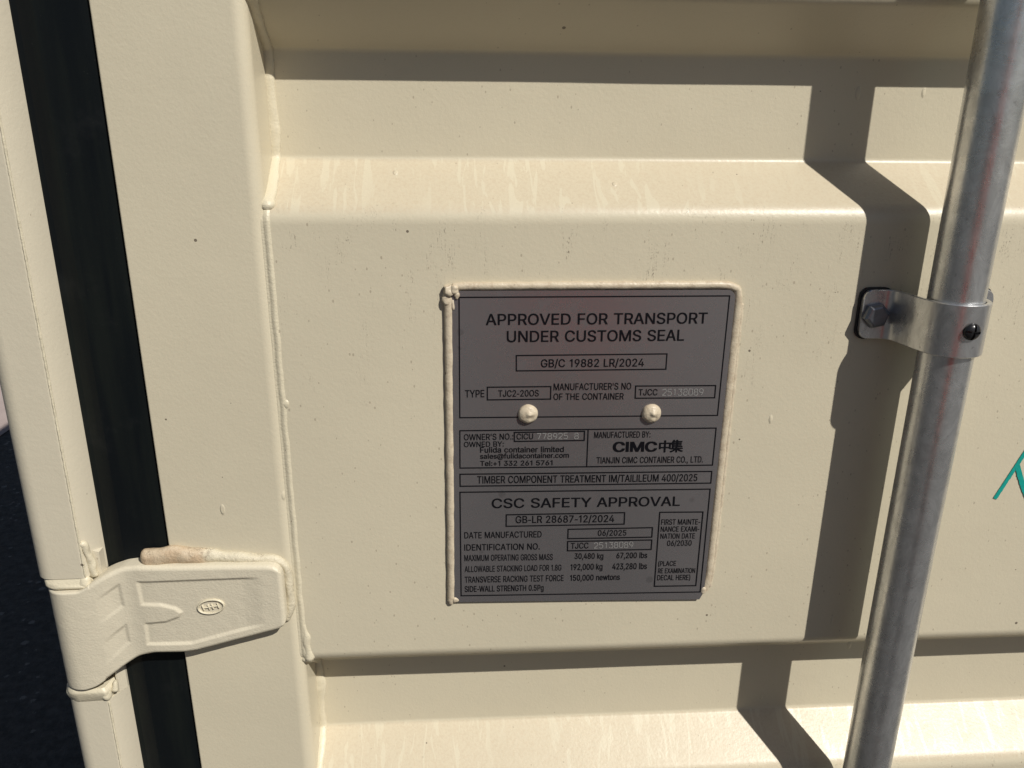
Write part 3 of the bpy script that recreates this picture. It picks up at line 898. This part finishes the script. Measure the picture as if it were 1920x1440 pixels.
    't': (227, '204,379 204,327 6,327 6,379|65,471 126,471 126,98 128,76 136,61 150,53 170,50 185,51 202,54 213,2 192,-3 168,-4 125,2 92,21 72,52 65,93'),
    'u': (410, '182,-5 146,-1 115,11 89,31 69,59 57,95 53,139 53,379 114,379 114,144 119,105 137,75 164,56 200,50 226,53 249,62 268,77 283,97 293,122 296,153 296,379 357,379 357,0 298,0 298,92 307,92 286,47 257,17 222,0'),
    'w': (567, '138,0 23,379 87,379 133,214 154,137 175,41 165,41 186,135 206,214 252,379 316,379 362,214 382,136 402,41 391,41 413,135 434,214 480,379 545,379 429,0 368,0 319,172 305,225 291,280 277,338 291,338 277,280 263,225 248,172 199,0'),
    '中': (1000, '160,294 160,231 34,231 34,65 60,65 60,87 160,87 160,-28 188,-28 188,87 289,87 289,67 316,67 316,231 188,231 188,294|60,113 60,206 160,206 160,113|289,113 188,113 188,206 289,206'),
    '集': (1000, '161,102 161,79 19,79 19,57 138,57 78,22 10,-2 28,-24 98,5 161,47 161,-28 187,-28 187,48 251,7 322,-21 339,0 272,23 212,57 332,57 332,79 187,79 187,102|172,193 172,170 86,170 86,193|164,289 179,257 100,257 120,290 93,295 60,245 11,195 30,179 60,207 60,95 86,95 86,106 322,106 322,127 197,127 197,151 297,151 297,170 197,170 197,193 296,193 296,212 197,212 197,235 311,235 311,257 207,257 187,295|172,212 86,212 86,235 172,235|172,151 172,127 86,127 86,151')}
# block, text, baseline start x z, baseline end x z, cap height, weight
TYPE = [
    ('A', 'APPROVED FOR TRANSPORT', 0.01584, -0.12523, 0.15828, -0.12521, 0.00714, 0),
    ('A', 'UNDER CUSTOMS SEAL', 0.02925, -0.13652, 0.14400, -0.13656, 0.00726, 0),
    ('A', 'GB/C 19882 LR/2024', 0.05143, -0.15363, 0.11881, -0.15382, 0.00530, 0),
    ('A', 'TYPE', 0.00217, -0.17368, 0.01467, -0.17363, 0.00495, 0),
    ('A', 'TJC2-20OS', 0.02382, -0.17352, 0.05030, -0.17355, 0.00438, 0),
    ('A', "MANUFACTURER'S NO", 0.06009, -0.16951, 0.11134, -0.16962, 0.00461, 0),
    ('A', 'OF THE CONTAINER', 0.06015, -0.17624, 0.10672, -0.17655, 0.00442, 0),
    ('A', 'TJCC', 0.11661, -0.17388, 0.12913, -0.17394, 0.00432, 0),
    ('S', '25138089', 0.13239, -0.17410, 0.15981, -0.17413, 0.00433, 0),
    ('B', "OWNER'S NO.:", 0.00109, -0.20386, 0.03382, -0.20385, 0.00430, 0),
    ('B', 'CICU', 0.03616, -0.20389, 0.04709, -0.20385, 0.00408, 0),
    ('S', '778925 8', 0.04967, -0.20390, 0.07749, -0.20415, 0.00408, 0),
    ('B', 'OWNED BY:', 0.00104, -0.20879, 0.02750, -0.20879, 0.00372, 0),
    ('B', 'Fulida container limited', 0.01190, -0.21298, 0.06799, -0.21356, 0.00387, 1),
    ('B', 'sales@fulidacontainer.com', 0.01177, -0.21747, 0.07152, -0.21779, 0.00353, 1),
    ('B', 'Tel:+1 332 261 5761', 0.01186, -0.22272, 0.06056, -0.22310, 0.00355, 1),
    ('C', 'MANUFACTURED BY:', 0.08830, -0.20386, 0.12640, -0.20405, 0.00446, 0),
    ('C', 'CIMC', 0.10181, -0.21409, 0.13120, -0.21440, 0.00708, 2),
    ('C', 'TIANJIN CIMC CONTAINER CO., LTD.', 0.09069, -0.22248, 0.16409, -0.22321, 0.00457, 0),
    ('D', 'TIMBER COMPONENT TREATMENT IM/TAILILEUM 400/2025', 0.00978, -0.23565, 0.16133, -0.23723, 0.00534, 0),
    ('E', 'CSC SAFETY APPROVAL', 0.01974, -0.25452, 0.15051, -0.25592, 0.00711, 0),
    ('E', 'GB-LR 28687-12/2024', 0.03613, -0.26649, 0.10495, -0.26737, 0.00542, 0),
    ('E', 'DATE MANUFACTURED', 0.00066, -0.27750, 0.05434, -0.27806, 0.00482, 0),
    ('E', '06/2025', 0.09403, -0.27797, 0.11414, -0.27826, 0.00435, 0),
    ('E', 'IDENTIFICATION NO.', 0.00056, -0.28709, 0.05324, -0.28768, 0.00487, 0),
    ('E', 'TJCC', 0.07528, -0.28778, 0.08770, -0.28774, 0.00452, 0),
    ('S', '25138089', 0.09173, -0.28785, 0.11933, -0.28797, 0.00440, 0),
    ('E', 'MAXIMUM OPERATING GROSS MASS', 0.00048, -0.29544, 0.06264, -0.29637, 0.00479, 0),
    ('E', '30,480 kg', 0.07828, -0.29603, 0.09865, -0.29637, 0.00443, 1),
    ('E', '67,200 lbs', 0.10821, -0.29638, 0.13017, -0.29676, 0.00445, 1),
    ('E', 'ALLOWABLE STACKING LOAD FOR 1.8G', 0.00062, -0.30429, 0.06905, -0.30507, 0.00470, 0),
    ('E', '192,000 kg', 0.07572, -0.30501, 0.09845, -0.30516, 0.00475, 1),
    ('E', '423,280 lbs', 0.10567, -0.30539, 0.13050, -0.30574, 0.00477, 1),
    ('E', 'TRANSVERSE RACKING TEST FORCE', 0.00053, -0.31296, 0.07086, -0.31372, 0.00489, 0),
    ('E', '150,000 newtons', 0.07565, -0.31374, 0.11141, -0.31406, 0.00466, 1),
    ('E', 'SIDE-WALL STRENGTH 0.5Pg', 0.00045, -0.32047, 0.05667, -0.32110, 0.00465, 1),
    ('F', 'FIRST MAINTE-', 0.13856, -0.27048, 0.16634, -0.27094, 0.00420, 0),
    ('F', 'NANCE EXAMI-', 0.13859, -0.27601, 0.16622, -0.27649, 0.00410, 0),
    ('F', 'NATION DATE', 0.13874, -0.28158, 0.16344, -0.28200, 0.00412, 0),
    ('F', '06/2030', 0.14395, -0.28747, 0.16151, -0.28770, 0.00429, 0),
    ('F', '(PLACE', 0.13871, -0.30368, 0.15155, -0.30379, 0.00396, 0),
    ('F', 'RE EXAMINATION', 0.13899, -0.30957, 0.16592, -0.31014, 0.00398, 0),
    ('F', 'DECAL HERE)', 0.13878, -0.31535, 0.16285, -0.31584, 0.00429, 0),
]
BOXES = [
    ('A', (-0.00100, -0.10730), (0.17153, -0.10724), (0.17124, -0.18889), (-0.00147, -0.18782)),
    ('A', (0.03532, -0.14558), (0.13368, -0.14546), (0.13366, -0.15593), (0.03543, -0.15594)),
    ('A', (0.01664, -0.16687), (0.05816, -0.16695), (0.05815, -0.17563), (0.01663, -0.17562)),
    ('A', (0.11432, -0.16734), (0.16802, -0.16768), (0.16813, -0.17625), (0.11449, -0.17584)),
    ('B', (-0.00158, -0.19702), (0.08399, -0.19753), (0.08405, -0.22482), (-0.00180, -0.22404)),
    ('C', (0.08399, -0.19753), (0.17117, -0.19804), (0.17114, -0.22535), (0.08405, -0.22482)),
    ('B', (0.03455, -0.19884), (0.08157, -0.19881), (0.08160, -0.20543), (0.03461, -0.20531)),
    ('D', (-0.00186, -0.22858), (0.17111, -0.23012), (0.17121, -0.23897), (-0.00185, -0.23751)),
    ('E', (-0.00202, -0.24200), (0.17116, -0.24355), (0.17121, -0.32616), (-0.00219, -0.32354)),
    ('E', (0.02962, -0.25988), (0.11209, -0.26028), (0.11223, -0.26926), (0.02956, -0.26878)),
    ('E', (0.07290, -0.27228), (0.13253, -0.27255), (0.13256, -0.28009), (0.07290, -0.27963)),
    ('E', (0.07285, -0.28187), (0.13271, -0.28235), (0.13273, -0.28997), (0.07297, -0.28931)),
    ('F', (0.13693, -0.26064), (0.16763, -0.26115), (0.16755, -0.32072), (0.13704, -0.32028)),
]


from mathutils.geometry import delaunay_2d_cdt


def pts_of(s):
    return [[tuple(float(q) for q in p.split(',')) for p in c.split()] for c in s.split('|')]


def even_odd(segs, p):
    odd = False
    for a, b in segs:
        if (a.y > p.y) != (b.y > p.y) and p.x < a.x + (p.y - a.y) / (b.y - a.y) * (b.x - a.x):
            odd = not odd
    return odd


def line_mesh(mb, text, x0, z0, x1, z1, cap, mode, y):
    """sets one line of type between two baseline points"""
    pen, lo, hi = 0.0, 1e9, -1e9
    vs0, fs0 = [], []
    for ch in text:
        if ch == ' ':
            pen += 230
            continue
        adv, d = GLYPHS[ch]
        loop, edges = [], []
        for c in pts_of(d):
            k0, m = len(loop), len(c)
            loop += [Vector((pen + px, pz)) for px, pz in c]
            edges += [(k0 + i, k0 + (i + 1) % m) for i in range(m)]
            lo, hi = min([lo] + [pen + p[0] for p in c]), max([hi] + [pen + p[0] for p in c])
        gv, ge, gf = delaunay_2d_cdt(loop, edges, [], 0, 1e-4)[:3]
        gf = [q for q in gf if even_odd([(loop[a], loop[b]) for a, b in edges], sum((gv[i] for i in q), Vector((0, 0))) / len(q))]
        o_ = len(vs0)
        vs0 += [tuple(p) for p in gv]
        fs0 += [tuple(i + o_ for i in q) for q in gf]
        pen += adv + (-2 if mode != 2 else -12)
    s = math.hypot(x1 - x0, z1 - z0) / (hi - lo)
    ux, uz = (x1 - x0) / (hi - lo), (z1 - z0) / (hi - lo)
    k = cap / 509.0
    # heavier weights are overprinted with small shifts, each pass a hair above the last
    wx, wz = ((11, 6), (16, 9), (30, 12))[mode]
    for q, (sx, sz) in enumerate(((-1, -1), (1, -1), (-1, 1), (1, 1))):
        vs = [(x0 + ux * (a - lo) - 0.008 * k * c + sx * wx * ux, y - 0.00001 * q, z0 + uz * (a - lo) + k * c + sz * wz * k) for a, c in vs0]
        mb.add(vs, fs0, False)


STICK = {'0': [[(.2, 0), (.8, 0), (1, .2), (1, .8), (.8, 1), (.2, 1), (0, .8), (0, .2), (.2, 0)]],
         '1': [[(.2, .8), (.55, 1), (.55, 0)]],
         '2': [[(0, .8), (.2, 1), (.8, 1), (1, .8), (1, .62), (0, 0), (1, 0)]],
         '3': [[(0, 1), (1, 1), (.45, .6), (.8, .6), (1, .42), (1, .18), (.8, 0), (.2, 0), (0, .15)]],
         '5': [[(1, 1), (.08, 1), (.05, .58), (.75, .6), (1, .42), (1, .18), (.8, 0), (.2, 0), (0, .12)]],
         '7': [[(0, 1), (1, 1), (.4, 0)]],
         '8': [[(.25, .53), (.05, .7), (.05, .85), (.25, 1), (.75, 1), (.95, .85), (.95, .7), (.75, .53), (.25, .53), (0, .35), (0, .15), (.2, 0), (.8, 0), (1, .15), (1, .35), (.75, .53)]],
         '9': [[(.95, .55), (.75, .42), (.25, .42), (.03, .58), (.03, .82), (.25, 1), (.75, 1), (.97, .82), (.97, .45), (.6, 0)]]}


def ribbon(mb, pts, w, y):
    """thin flat stroke with square joints, slightly uneven"""
    P = resample([Vector((p[0], 0, p[1])) for p in pts], 0.00035)
    L, Rr = [], []
    for i, p in enumerate(P):
        t = (P[min(i + 1, len(P) - 1)] - P[max(i - 1, 0)]).normalized()
        n = Vector((-t.z, 0, t.x))
        ww = w * (0.42 + 0.30 * noise.noise(p * 1900 + Vector((3.1, 0, 0))) + 0.12)
        L.append((p.x + n.x * ww, y, p.z + n.z * ww))
        Rr.append((p.x - n.x * ww, y, p.z - n.z * ww))
    mb.grid([L, Rr], smooth=False)


def stamped(text, x0, z0, x1, z1, cap):
    mb = MB()
    n = len(text)
    cell = (x1 - x0) / (n - 1 + 0.72)
    for i, ch in enumerate(text):
        if ch == ' ':
            continue
        for k, st in enumerate(STICK[ch]):
            jz = random.uniform(-0.00012, 0.00012)
            q = [(x0 + cell * (i + 0.72 * u), z0 + (z1 - z0) * i / n + jz + v * cap) for u, v in st]
            ribbon(mb, q, 0.00044, PY - 0.0002 - 0.00001 * i)
    return mb


BLOCKS = {'A': 'customs_seal_lettering', 'B': 'owner_lettering', 'C': 'manufacturer_lettering', 'D': 'timber_treatment_lettering', 'E': 'safety_approval_lettering', 'F': 'examination_lettering'}
FRAMES = {'A': 'customs_seal_border', 'B': 'owner_border', 'C': 'manufacturer_border', 'D': 'timber_treatment_border', 'E': 'safety_approval_border', 'F': 'examination_border'}
for key, nm in BLOCKS.items():
    mb = MB()
    for (blk, text, x0, z0, x1, z1, cap, mode) in TYPE:
        if blk == key:
            line_mesh(mb, text, x0, z0, x1, z1, cap, mode, PY - 0.0002)
    if key == 'C':
        line_mesh(mb, '\u4e2d', 0.13320, -0.21432, 0.14080, -0.21432, 0.0135, 0, PY - 0.0002)
        line_mesh(mb, '\u96c6', 0.14080, -0.21452, 0.14930, -0.21430, 0.0142, 0, PY - 0.0002)
    mb.build(nm, M_INK, plate, DR)
for s in TYPE:
    if s[0] == 'S':
        stamped(s[1], s[2], s[3], s[4], s[5], s[6]).build('stamped_number', M_ENGRAVE, plate, DR)
for key, nm in FRAMES.items():
    mb = MB()
    for bi, (blk, *q) in enumerate(BOXES):
        if blk != key:
            continue
        yy = PY - 0.00012 - 0.00001 * bi
        c = Vector((sum(p[0] for p in q) / 4, sum(p[1] for p in q) / 4))
        w = 0.00042
        inner, outer = [], []
        for (x, z) in q:
            sx, sz = (1 if x > c.x else -1), (1 if z > c.y else -1)
            outer.append((x + sx * w, yy, z + sz * w))
            inner.append((x - sx * w, yy, z - sz * w))
        mb.grid([outer, inner], close_v=True, smooth=False)
    mb.build(nm, M_INK, plate, DR)

for (cx, cz, nub) in ((0.0434, -0.1858, 0.0012), (0.1260, -0.1866, 0.0016)):
    b = MB()
    rows = []
    for i in range(19):
        t = i / 18
        r = 0.0066 * math.sin(t * math.pi / 2) ** 0.9
        hgt = 0.0042 * math.cos(t * math.pi / 2) ** 0.8
        row = []
        for j in range(32):
            a = 2 * math.pi * j / 32
            px_, pz_ = r * math.cos(a), r * math.sin(a)
            k = nub * math.exp(-(((px_ - 0.0006) ** 2 + (pz_ - 0.0008) ** 2) / (0.0017 ** 2)))
            k -= 0.0007 * math.exp(-(((px_ - 0.0022) ** 2 + (pz_ + 0.0022) ** 2) / (0.0016 ** 2)))
            wob = 1 + 0.05 * noise.noise(Vector((math.cos(a) * 1.3 + cx * 90, math.sin(a) * 1.3, 0)))
            row.append((cx + px_ * wob, PY + 0.0003 - hgt - k - 0.0002 * noise.noise(Vector((px_ * 500, pz_ * 500, cx * 50))), cz + pz_ * wob))
        rows.append(row)
    b.grid(rows, close_v=True)
    b.build('rivet', M_SEAL, plate, DR)

b = MB()
b.tube(smooth_path([(-0.0097, -0.0006, -0.3285), (-0.0094, -0.0008, -0.3250), (-0.0088, -0.0009, -0.2800), (-0.0082, -0.0009, -0.2000), (-0.0078, -0.0009, -0.1250), (-0.0076, -0.0010, -0.1060)], 10),
       (0, 1, 0), 0.0023, 0.0027, 0.12, 120, 0.0, 0.02, 20)
b.tube(smooth_path([(-0.0060, -0.0012, -0.1008), (0.0100, -0.0010, -0.1004), (0.0800, -0.0010, -0.1003), (0.1500, -0.0010, -0.1004), (0.1680, -0.0010, -0.1005), (0.1745, -0.0009, -0.1022), (0.1775, -0.0008, -0.1062),
                    (0.1781, -0.0008, -0.1300), (0.1779, -0.0007, -0.2000), (0.1776, -0.0006, -0.2700), (0.1770, -0.0005, -0.3120), (0.1752, -0.0004, -0.3270)], 10),
       (0, 1, 0), lambda u: 0.0023 - 0.0010 * sstep(0.4, 0.55, u), lambda u: 0.0026 - 0.0003 * u, 0.13, 130, 0.01, 0.013, 20)
b.tube(smooth_path([(0.1806, -0.0001, -0.1120), (0.1806, -0.0001, -0.2000), (0.1800, -0.0001, -0.2900), (0.1784, -0.0001, -0.3240)], 8), (0, 1, 0), 0.0010, 0.0016, 0.3, 160, 0, 1, 10)
for c, r in (((-0.0070, -0.0018, -0.1030), (0.0042, 0.0030, 0.0040)), ((-0.0040, -0.0030, -0.1022), (0.0030, 0.0022, 0.0030)), ((-0.0026, -0.0026, -0.1062), (0.0017, 0.0014, 0.0022)),
             ((-0.0088, -0.0014, -0.1085), (0.0026, 0.0022, 0.0048)), ((-0.0048, -0.0022, -0.1120), (0.0010, 0.0010, 0.0042)), ((-0.0062, -0.0018, -0.3268), (0.0026, 0.0014, 0.0022)),
             ((0.1738, -0.0018, -0.3255), (0.0022, 0.0012, 0.0026))):
    b.ellipsoid(c, r, 14, 18, 0.5, 330)
b.build('sealant_bead', M_SEAL, plate, DR)

# ------------------------------------------------------------------ green marker stroke
b = MB()


def marker(pts, w, y):
    P = resample([Vector((p[0], 0, p[1])) for p in pts], 0.0008)
    rows = []
    for sgn in (1, -1):
        row = []
        for i, p in enumerate(P):
            t = (P[min(i + 1, len(P) - 1)] - P[max(i - 1, 0)]).normalized()
            n = Vector((-t.z, 0, t.x))
            ww = w * (1 + (0.22 if sgn < 0 else 0.07) * noise.noise(Vector((p.x * 900, sgn * 5, p.z * 900))))
            row.append((p.x + n.x * ww * sgn, y, p.z + n.z * ww * sgn))
        rows.append(row)
    b.grid(rows, smooth=False)


marker([(0.3812, -0.2570), (0.3880, -0.2405), (0.3945, -0.2245), (0.4010, -0.2090), (0.4060, -0.1980)], 0.0015, -0.00045)
marker([(0.3922, -0.2310), (0.3962, -0.2395), (0.4005, -0.2480), (0.4070, -0.2590)], 0.0019, -0.00050)
b.build('marker_writing', M_TEAL, door, DR)

# ------------------------------------------------------------------ locking bar and its bracket
BX, BY, BR = 0.3030, -0.0315, 0.0160
thing('locking_bar', 'upright galvanised steel locking bar held to the door by a strap bracket', 'locking bar', (BX, BY, 0.16))
bar = bpy.data.objects['locking_bar']
b = MB()
rows = []
for i in range(60):
    z = -1.24 + 2.62 * i / 59
    rows.append([(BX + BR * math.cos(2 * math.pi * j / 56), BY + BR * math.sin(2 * math.pi * j / 56), z) for j in range(56)])
b.grid(rows, close_v=True)
b.fan(rows[0]).fan(rows[-1])
b.build('pipe', M_GALV, bar, 'locking_bar')

Z0, Z1 = -0.1358, -0.1033
RO = BR + 0.0006 + 0.0030                    # outside of the strap round the bar
path = [(0.2590, -0.0050), (0.2620, -0.0050), (0.2700, -0.0050), (0.2742, -0.0053), (0.2772, -0.0072), (0.2792, -0.0115), (0.2807, -0.0190), (0.2819, -0.0270)]
th0 = math.radians(8)
arc = [(BX - RO * math.cos(th0 + (math.pi - th0) * k / 24), BY - RO * math.sin(th0 + (math.pi - th0) * k / 24)) for k in range(25)]
path = path + arc + [(BX + RO, -0.0240), (BX + RO, -0.0130), (BX + RO + 0.0006, -0.0085), (BX + RO + 0.0030, -0.0056), (BX + RO + 0.0065, -0.0050), (0.3420, -0.0050), (0.3460, -0.0050)]
P = [(p.x, p.y) for p in smooth_path([(x, y, 0) for x, y in path], 4)]
TH = 0.0030
b = MB()
rows = []
sl = [0.0]
for a, c in zip(P, P[1:]):
    sl.append(sl[-1] + math.hypot(c[0] - a[0], c[1] - a[1]))
for i, (x, y) in enumerate(P):
    a, c = P[max(i - 1, 0)], P[min(i + 1, len(P) - 1)]
    tx, ty = c[0] - a[0], c[1] - a[1]
    l = math.hypot(tx, ty)
    nx, ny = -ty / l, tx / l                  # towards the bar / the door
    e = min(sl[i], sl[-1] - sl[i])
    rc = 0.0060
    cut = rc - math.sqrt(max(0, rc * rc - max(0, rc - e) ** 2)) if e < rc else 0
    za, zb = Z0 + cut, Z1 - cut
    bv = 0.0005
    rows.append([(x + nx * bv, y + ny * bv, zb), (x, y, zb - bv), (x, y, za + bv), (x + nx * bv, y + ny * bv, za),
                 (x + nx * (TH - bv), y + ny * (TH - bv), za), (x + nx * TH, y + ny * TH, za + bv), (x + nx * TH, y + ny * TH, zb - bv), (x + nx * (TH - bv), y + ny * (TH - bv), zb)])
b.grid(rows, close_v=True)
b.fan(rows[0]).fan(rows[-1])
brk = b.build('bar_bracket', M_GALV2, door, DR)
try:
    import bmesh
    bm = bmesh.new()
    bm.from_mesh(brk.data)
    for e in bm.edges:
        if len(e.link_faces) == 2 and e.calc_face_angle(0) > 0.6:
            e.smooth = False
    bm.to_mesh(brk.data)
    bm.free()
except Exception:
    pass

b = MB()                                      # black pads under the two feet of the strap
for xa, xb2 in ((0.2578, 0.2800), (0.3300, 0.3466)):
    q = []
    for (cx, cz, a0) in ((xb2 - 0.006, Z1 - 0.0050, 90), (xb2 - 0.006, Z0 + 0.0052, 0), (xa + 0.006, Z0 + 0.0052, -90), (xa + 0.006, Z1 - 0.0050, -180)):
        for k in range(5):
            a = math.radians(a0 - 22.5 * k)
            q.append((cx + 0.006 * math.cos(a), cz + 0.006 * math.sin(a)))
    b.prism_y(q, -0.0019, 0.0003)
b.build('rubber_pad', M_BLACK, brk, DR)

for bx in (0.2676, 0.3345):
    b = MB()
    rows = []
    for (yy, r) in ((-0.0046, 0.0086), (-0.0086, 0.0084), (-0.0102, 0.0070), (-0.0105, 0.0058)):
        rows.append([(bx + r * math.cos(math.radians(60 * k + 12)), yy, -0.1197 + r * math.sin(math.radians(60 * k + 12))) for k in range(6)])
    b.grid(rows, close_v=True, smooth=False)
    b.fan(rows[-1])
    b.build('hex_bolt', M_BOLT, brk, DR)

b = MB()
sx, sz, sy = BX + 0.0006, -0.1190, BY - RO
rows = []
for i in range(26):
    r = 0.0052 * i / 25
    row = []
    for j in range(72):
        a = 2 * math.pi * j / 72
        u, v = r * math.cos(a + 0.1), r * math.sin(a + 0.1)
        h = 0.0034 * math.sqrt(max(0, 1 - (r / 0.0053) ** 2)) + 0.0004
        m = min(abs(u), abs(v))
        if m < 0.0006 and r < 0.0046:
            h -= 0.0013
        row.append((sx + r * math.cos(a), sy - h + 0.0003, sz + r * math.sin(a)))
    rows.append(row)
b.grid(rows, close_v=True, smooth=False)
b.build('screw', M_SCREW, brk, DR)

# ------------------------------------------------------------------ the person taking the picture, mirrored in the bar and the plate
M_SHIRT = flat('red cotton shirt', (0.74, 0.035, 0.030), 0.8, 0, 0.3, 200)
M_TROUSER = flat('dark blue trousers', (0.020, 0.024, 0.035), 0.85, 0, 0.3, 200)
M_SKIN = flat('skin', (0.42, 0.25, 0.18), 0.5)
M_HAIR = flat('dark hair', (0.025, 0.018, 0.013), 0.6, 0, 0.5, 300)
M_SHOE = flat('black shoes', (0.02, 0.02, 0.02), 0.5)


def skinned(name, joints, bones, mat, parent, sub=2):
    """one continuous surface grown round a skeleton of joints (position, radius)"""
    names = list(joints)
    me = bpy.data.meshes.new(name)
    org = Vector(ROOTS['person'])
    me.from_pydata([Vector(joints[k][0]) - org for k in names], [(names.index(a), names.index(c)) for a, c in bones], [])
    ob = bpy.data.objects.new(name, me)
    COL.objects.link(ob)
    md = ob.modifiers.new('skin', 'SKIN')
    md.use_smooth_shade = True
    for i, k in enumerate(names):
        r = joints[k][1]
        me.skin_vertices[0].data[i].radius = (r, r) if not isinstance(r, tuple) else r
    me.skin_vertices[0].data[0].use_root = True
    s = ob.modifiers.new('sub', 'SUBSURF')
    s.levels = s.render_levels = sub
    bpy.context.view_layer.update()
    dg = bpy.context.evaluated_depsgraph_get()
    done = bpy.data.meshes.new_from_object(ob.evaluated_get(dg))
    ob.modifiers.clear()
    ob.data = done
    ob.name = name
    done.materials.clear()
    done.materials.append(mat)
    done.polygons.foreach_set('use_smooth', [True] * len(done.polygons))
    ob.parent = parent
    return ob


CX, CY = 0.21, -1.02                          # where the photographer stands
thing('person', 'person in red shirt and dark trousers, mirrored as a red streak in the bar', 'person', (CX, CY, 0))
per = bpy.data.objects['person']


def J(x, y, z):
    return (CX + x, CY + y, z)


hands = {'l': (0.045, -0.580, 1.375), 'r': (0.165, -0.585, 1.375)}
J0 = {'pelvis': (J(0, 0, 0.94), 0.125), 'belly': (J(0, 0.02, 1.10), 0.125), 'chest': (J(0, 0.02, 1.29), 0.135), 'neckbase': (J(0, 0.0, 1.44), 0.075), 'neck': (J(0, 0.015, 1.52), 0.052),
      'skull': (J(0, 0.035, 1.62), 0.088), 'crown': (J(0, 0.025, 1.70), 0.078)}
B0 = [('pelvis', 'belly'), ('belly', 'chest'), ('chest', 'neckbase'), ('neckbase', 'neck'), ('neck', 'skull'), ('skull', 'crown')]
for sd, sg in (('l', -1), ('r', 1)):
    h = Vector(hands[sd])
    sh, el = Vector(J(sg * 0.185, 0.0, 1.40)), Vector(J(sg * 0.215 - 0.02, 0.17, 1.17))
    J0['sh' + sd], J0['el' + sd] = (tuple(sh), 0.058), (tuple(el), 0.042)
    J0['wr' + sd], J0['palm' + sd] = (tuple(h + Vector((0, -0.075, -0.03))), 0.028), (tuple(h), 0.030)
    B0 += [('neckbase', 'sh' + sd), ('sh' + sd, 'el' + sd), ('el' + sd, 'wr' + sd), ('wr' + sd, 'palm' + sd)]
    J0['hip' + sd], J0['knee' + sd] = (J(sg * 0.095, 0, 0.88), 0.092), (J(sg * 0.105, 0.03, 0.50), 0.062)
    J0['ank' + sd], J0['toe' + sd] = (J(sg * 0.115, -0.01, 0.085), 0.042), (J(sg * 0.125, 0.15, 0.036), 0.034)
    B0 += [('pelvis', 'hip' + sd), ('hip' + sd, 'knee' + sd), ('knee' + sd, 'ank' + sd), ('ank' + sd, 'toe' + sd)]
body = skinned('body', J0, B0, M_SKIN, per)
for sd, sg in (('l', -1), ('r', 1)):
    h = Vector(hands[sd])
    for fi, (dz, ln) in enumerate(((0.030, 0.070), (0.011, 0.078), (-0.009, 0.073), (-0.028, 0.058))):
        jt = {'a': (tuple(h + Vector((0, 0, dz * 0.7))), 0.009), 'b': (tuple(h + Vector((sg * 0.030 - sg * 0.055, 0.030, dz))), 0.0085),
              'c': (tuple(h + Vector((-sg * 0.040, 0.040, dz))), 0.008), 'd': (tuple(h + Vector((-sg * (0.040 + ln * 0.35), 0.036, dz * 0.95))), 0.0070)}
        skinned('finger', jt, [('a', 'b'), ('b', 'c'), ('c', 'd')], M_SKIN, body, 1)
    jt = {'a': (tuple(h + Vector((0, -0.02, 0.012))), 0.012), 'b': (tuple(h + Vector((-sg * 0.030, -0.010, 0.034))), 0.010), 'c': (tuple(h + Vector((-sg * 0.052, -0.002, 0.040))), 0.0085)}
    skinned('thumb', jt, [('a', 'b'), ('b', 'c')], M_SKIN, body, 1)
JS = {'hem': (J(0, 0, 0.90), 0.150), 'waist': (J(0, 0.02, 1.10), 0.142), 'chest': (J(0, 0.02, 1.29), 0.150), 'collar': (J(0, 0, 1.43), 0.085), 'collar2': (J(0, 0.005, 1.475), 0.068)}
BS = [('hem', 'waist'), ('waist', 'chest'), ('chest', 'collar'), ('collar', 'collar2')]
for sd, sg in (('l', -1), ('r', 1)):
    JS['s' + sd], JS['e' + sd] = (J(sg * 0.185, 0, 1.40), 0.072), (J(sg * 0.20 - 0.01, 0.10, 1.27), 0.066)
    BS += [('collar', 's' + sd), ('s' + sd, 'e' + sd)]
skinned('shirt', JS, BS, M_SHIRT, body)
JT = {'top': (J(0, 0, 0.96), 0.135), 'mid': (J(0, 0, 0.90), 0.138)}
BT = [('top', 'mid')]
for sd, sg in (('l', -1), ('r', 1)):
    JT['h' + sd], JT['k' + sd], JT['a' + sd] = (J(sg * 0.095, 0, 0.84), 0.108), (J(sg * 0.105, 0.03, 0.50), 0.076), (J(sg * 0.115, -0.005, 0.10), 0.064)
    BT += [('mid', 'h' + sd), ('h' + sd, 'k' + sd), ('k' + sd, 'a' + sd)]
skinned('trousers', JT, BT, M_TROUSER, body)
for sg in (-1, 1):
    skinned('shoe', {'a': (J(sg * 0.113, -0.045, 0.045), 0.045), 'b': (J(sg * 0.116, 0.05, 0.045), 0.045), 'c': (J(sg * 0.126, 0.17, 0.034), 0.034)}, [('a', 'b'), ('b', 'c')], M_SHOE, body)
skinned('hair', {'a': (J(0, -0.015, 1.655), 0.093), 'b': (J(0, -0.005, 1.715), 0.084)}, [('a', 'b')], M_HAIR, body)
skinned('nose', {'a': (J(0, 0.110, 1.640), 0.010), 'b': (J(0, 0.136, 1.605), 0.014)}, [('a', 'b')], M_SKIN, body)

thing('phone', 'dark phone held up in both hands in front of the red shirt', 'phone', (0.105, -0.545, H - 0.03))
ph = bpy.data.objects['phone']
b = MB()
q = []
for (cx, cz, a0) in ((0.168, 0.030, 90), (0.168, -0.043, 0), (0.034, -0.043, -90), (0.034, 0.030, -180)):
    for k in range(6):
        a = math.radians(a0 - 18 * k)
        q.append((cx + 0.008 * math.cos(a), cz + 0.008 * math.sin(a)))
b.prism_y(q, -0.549, -0.541)
b.build('phone_body', M_BLACK, ph, 'phone')
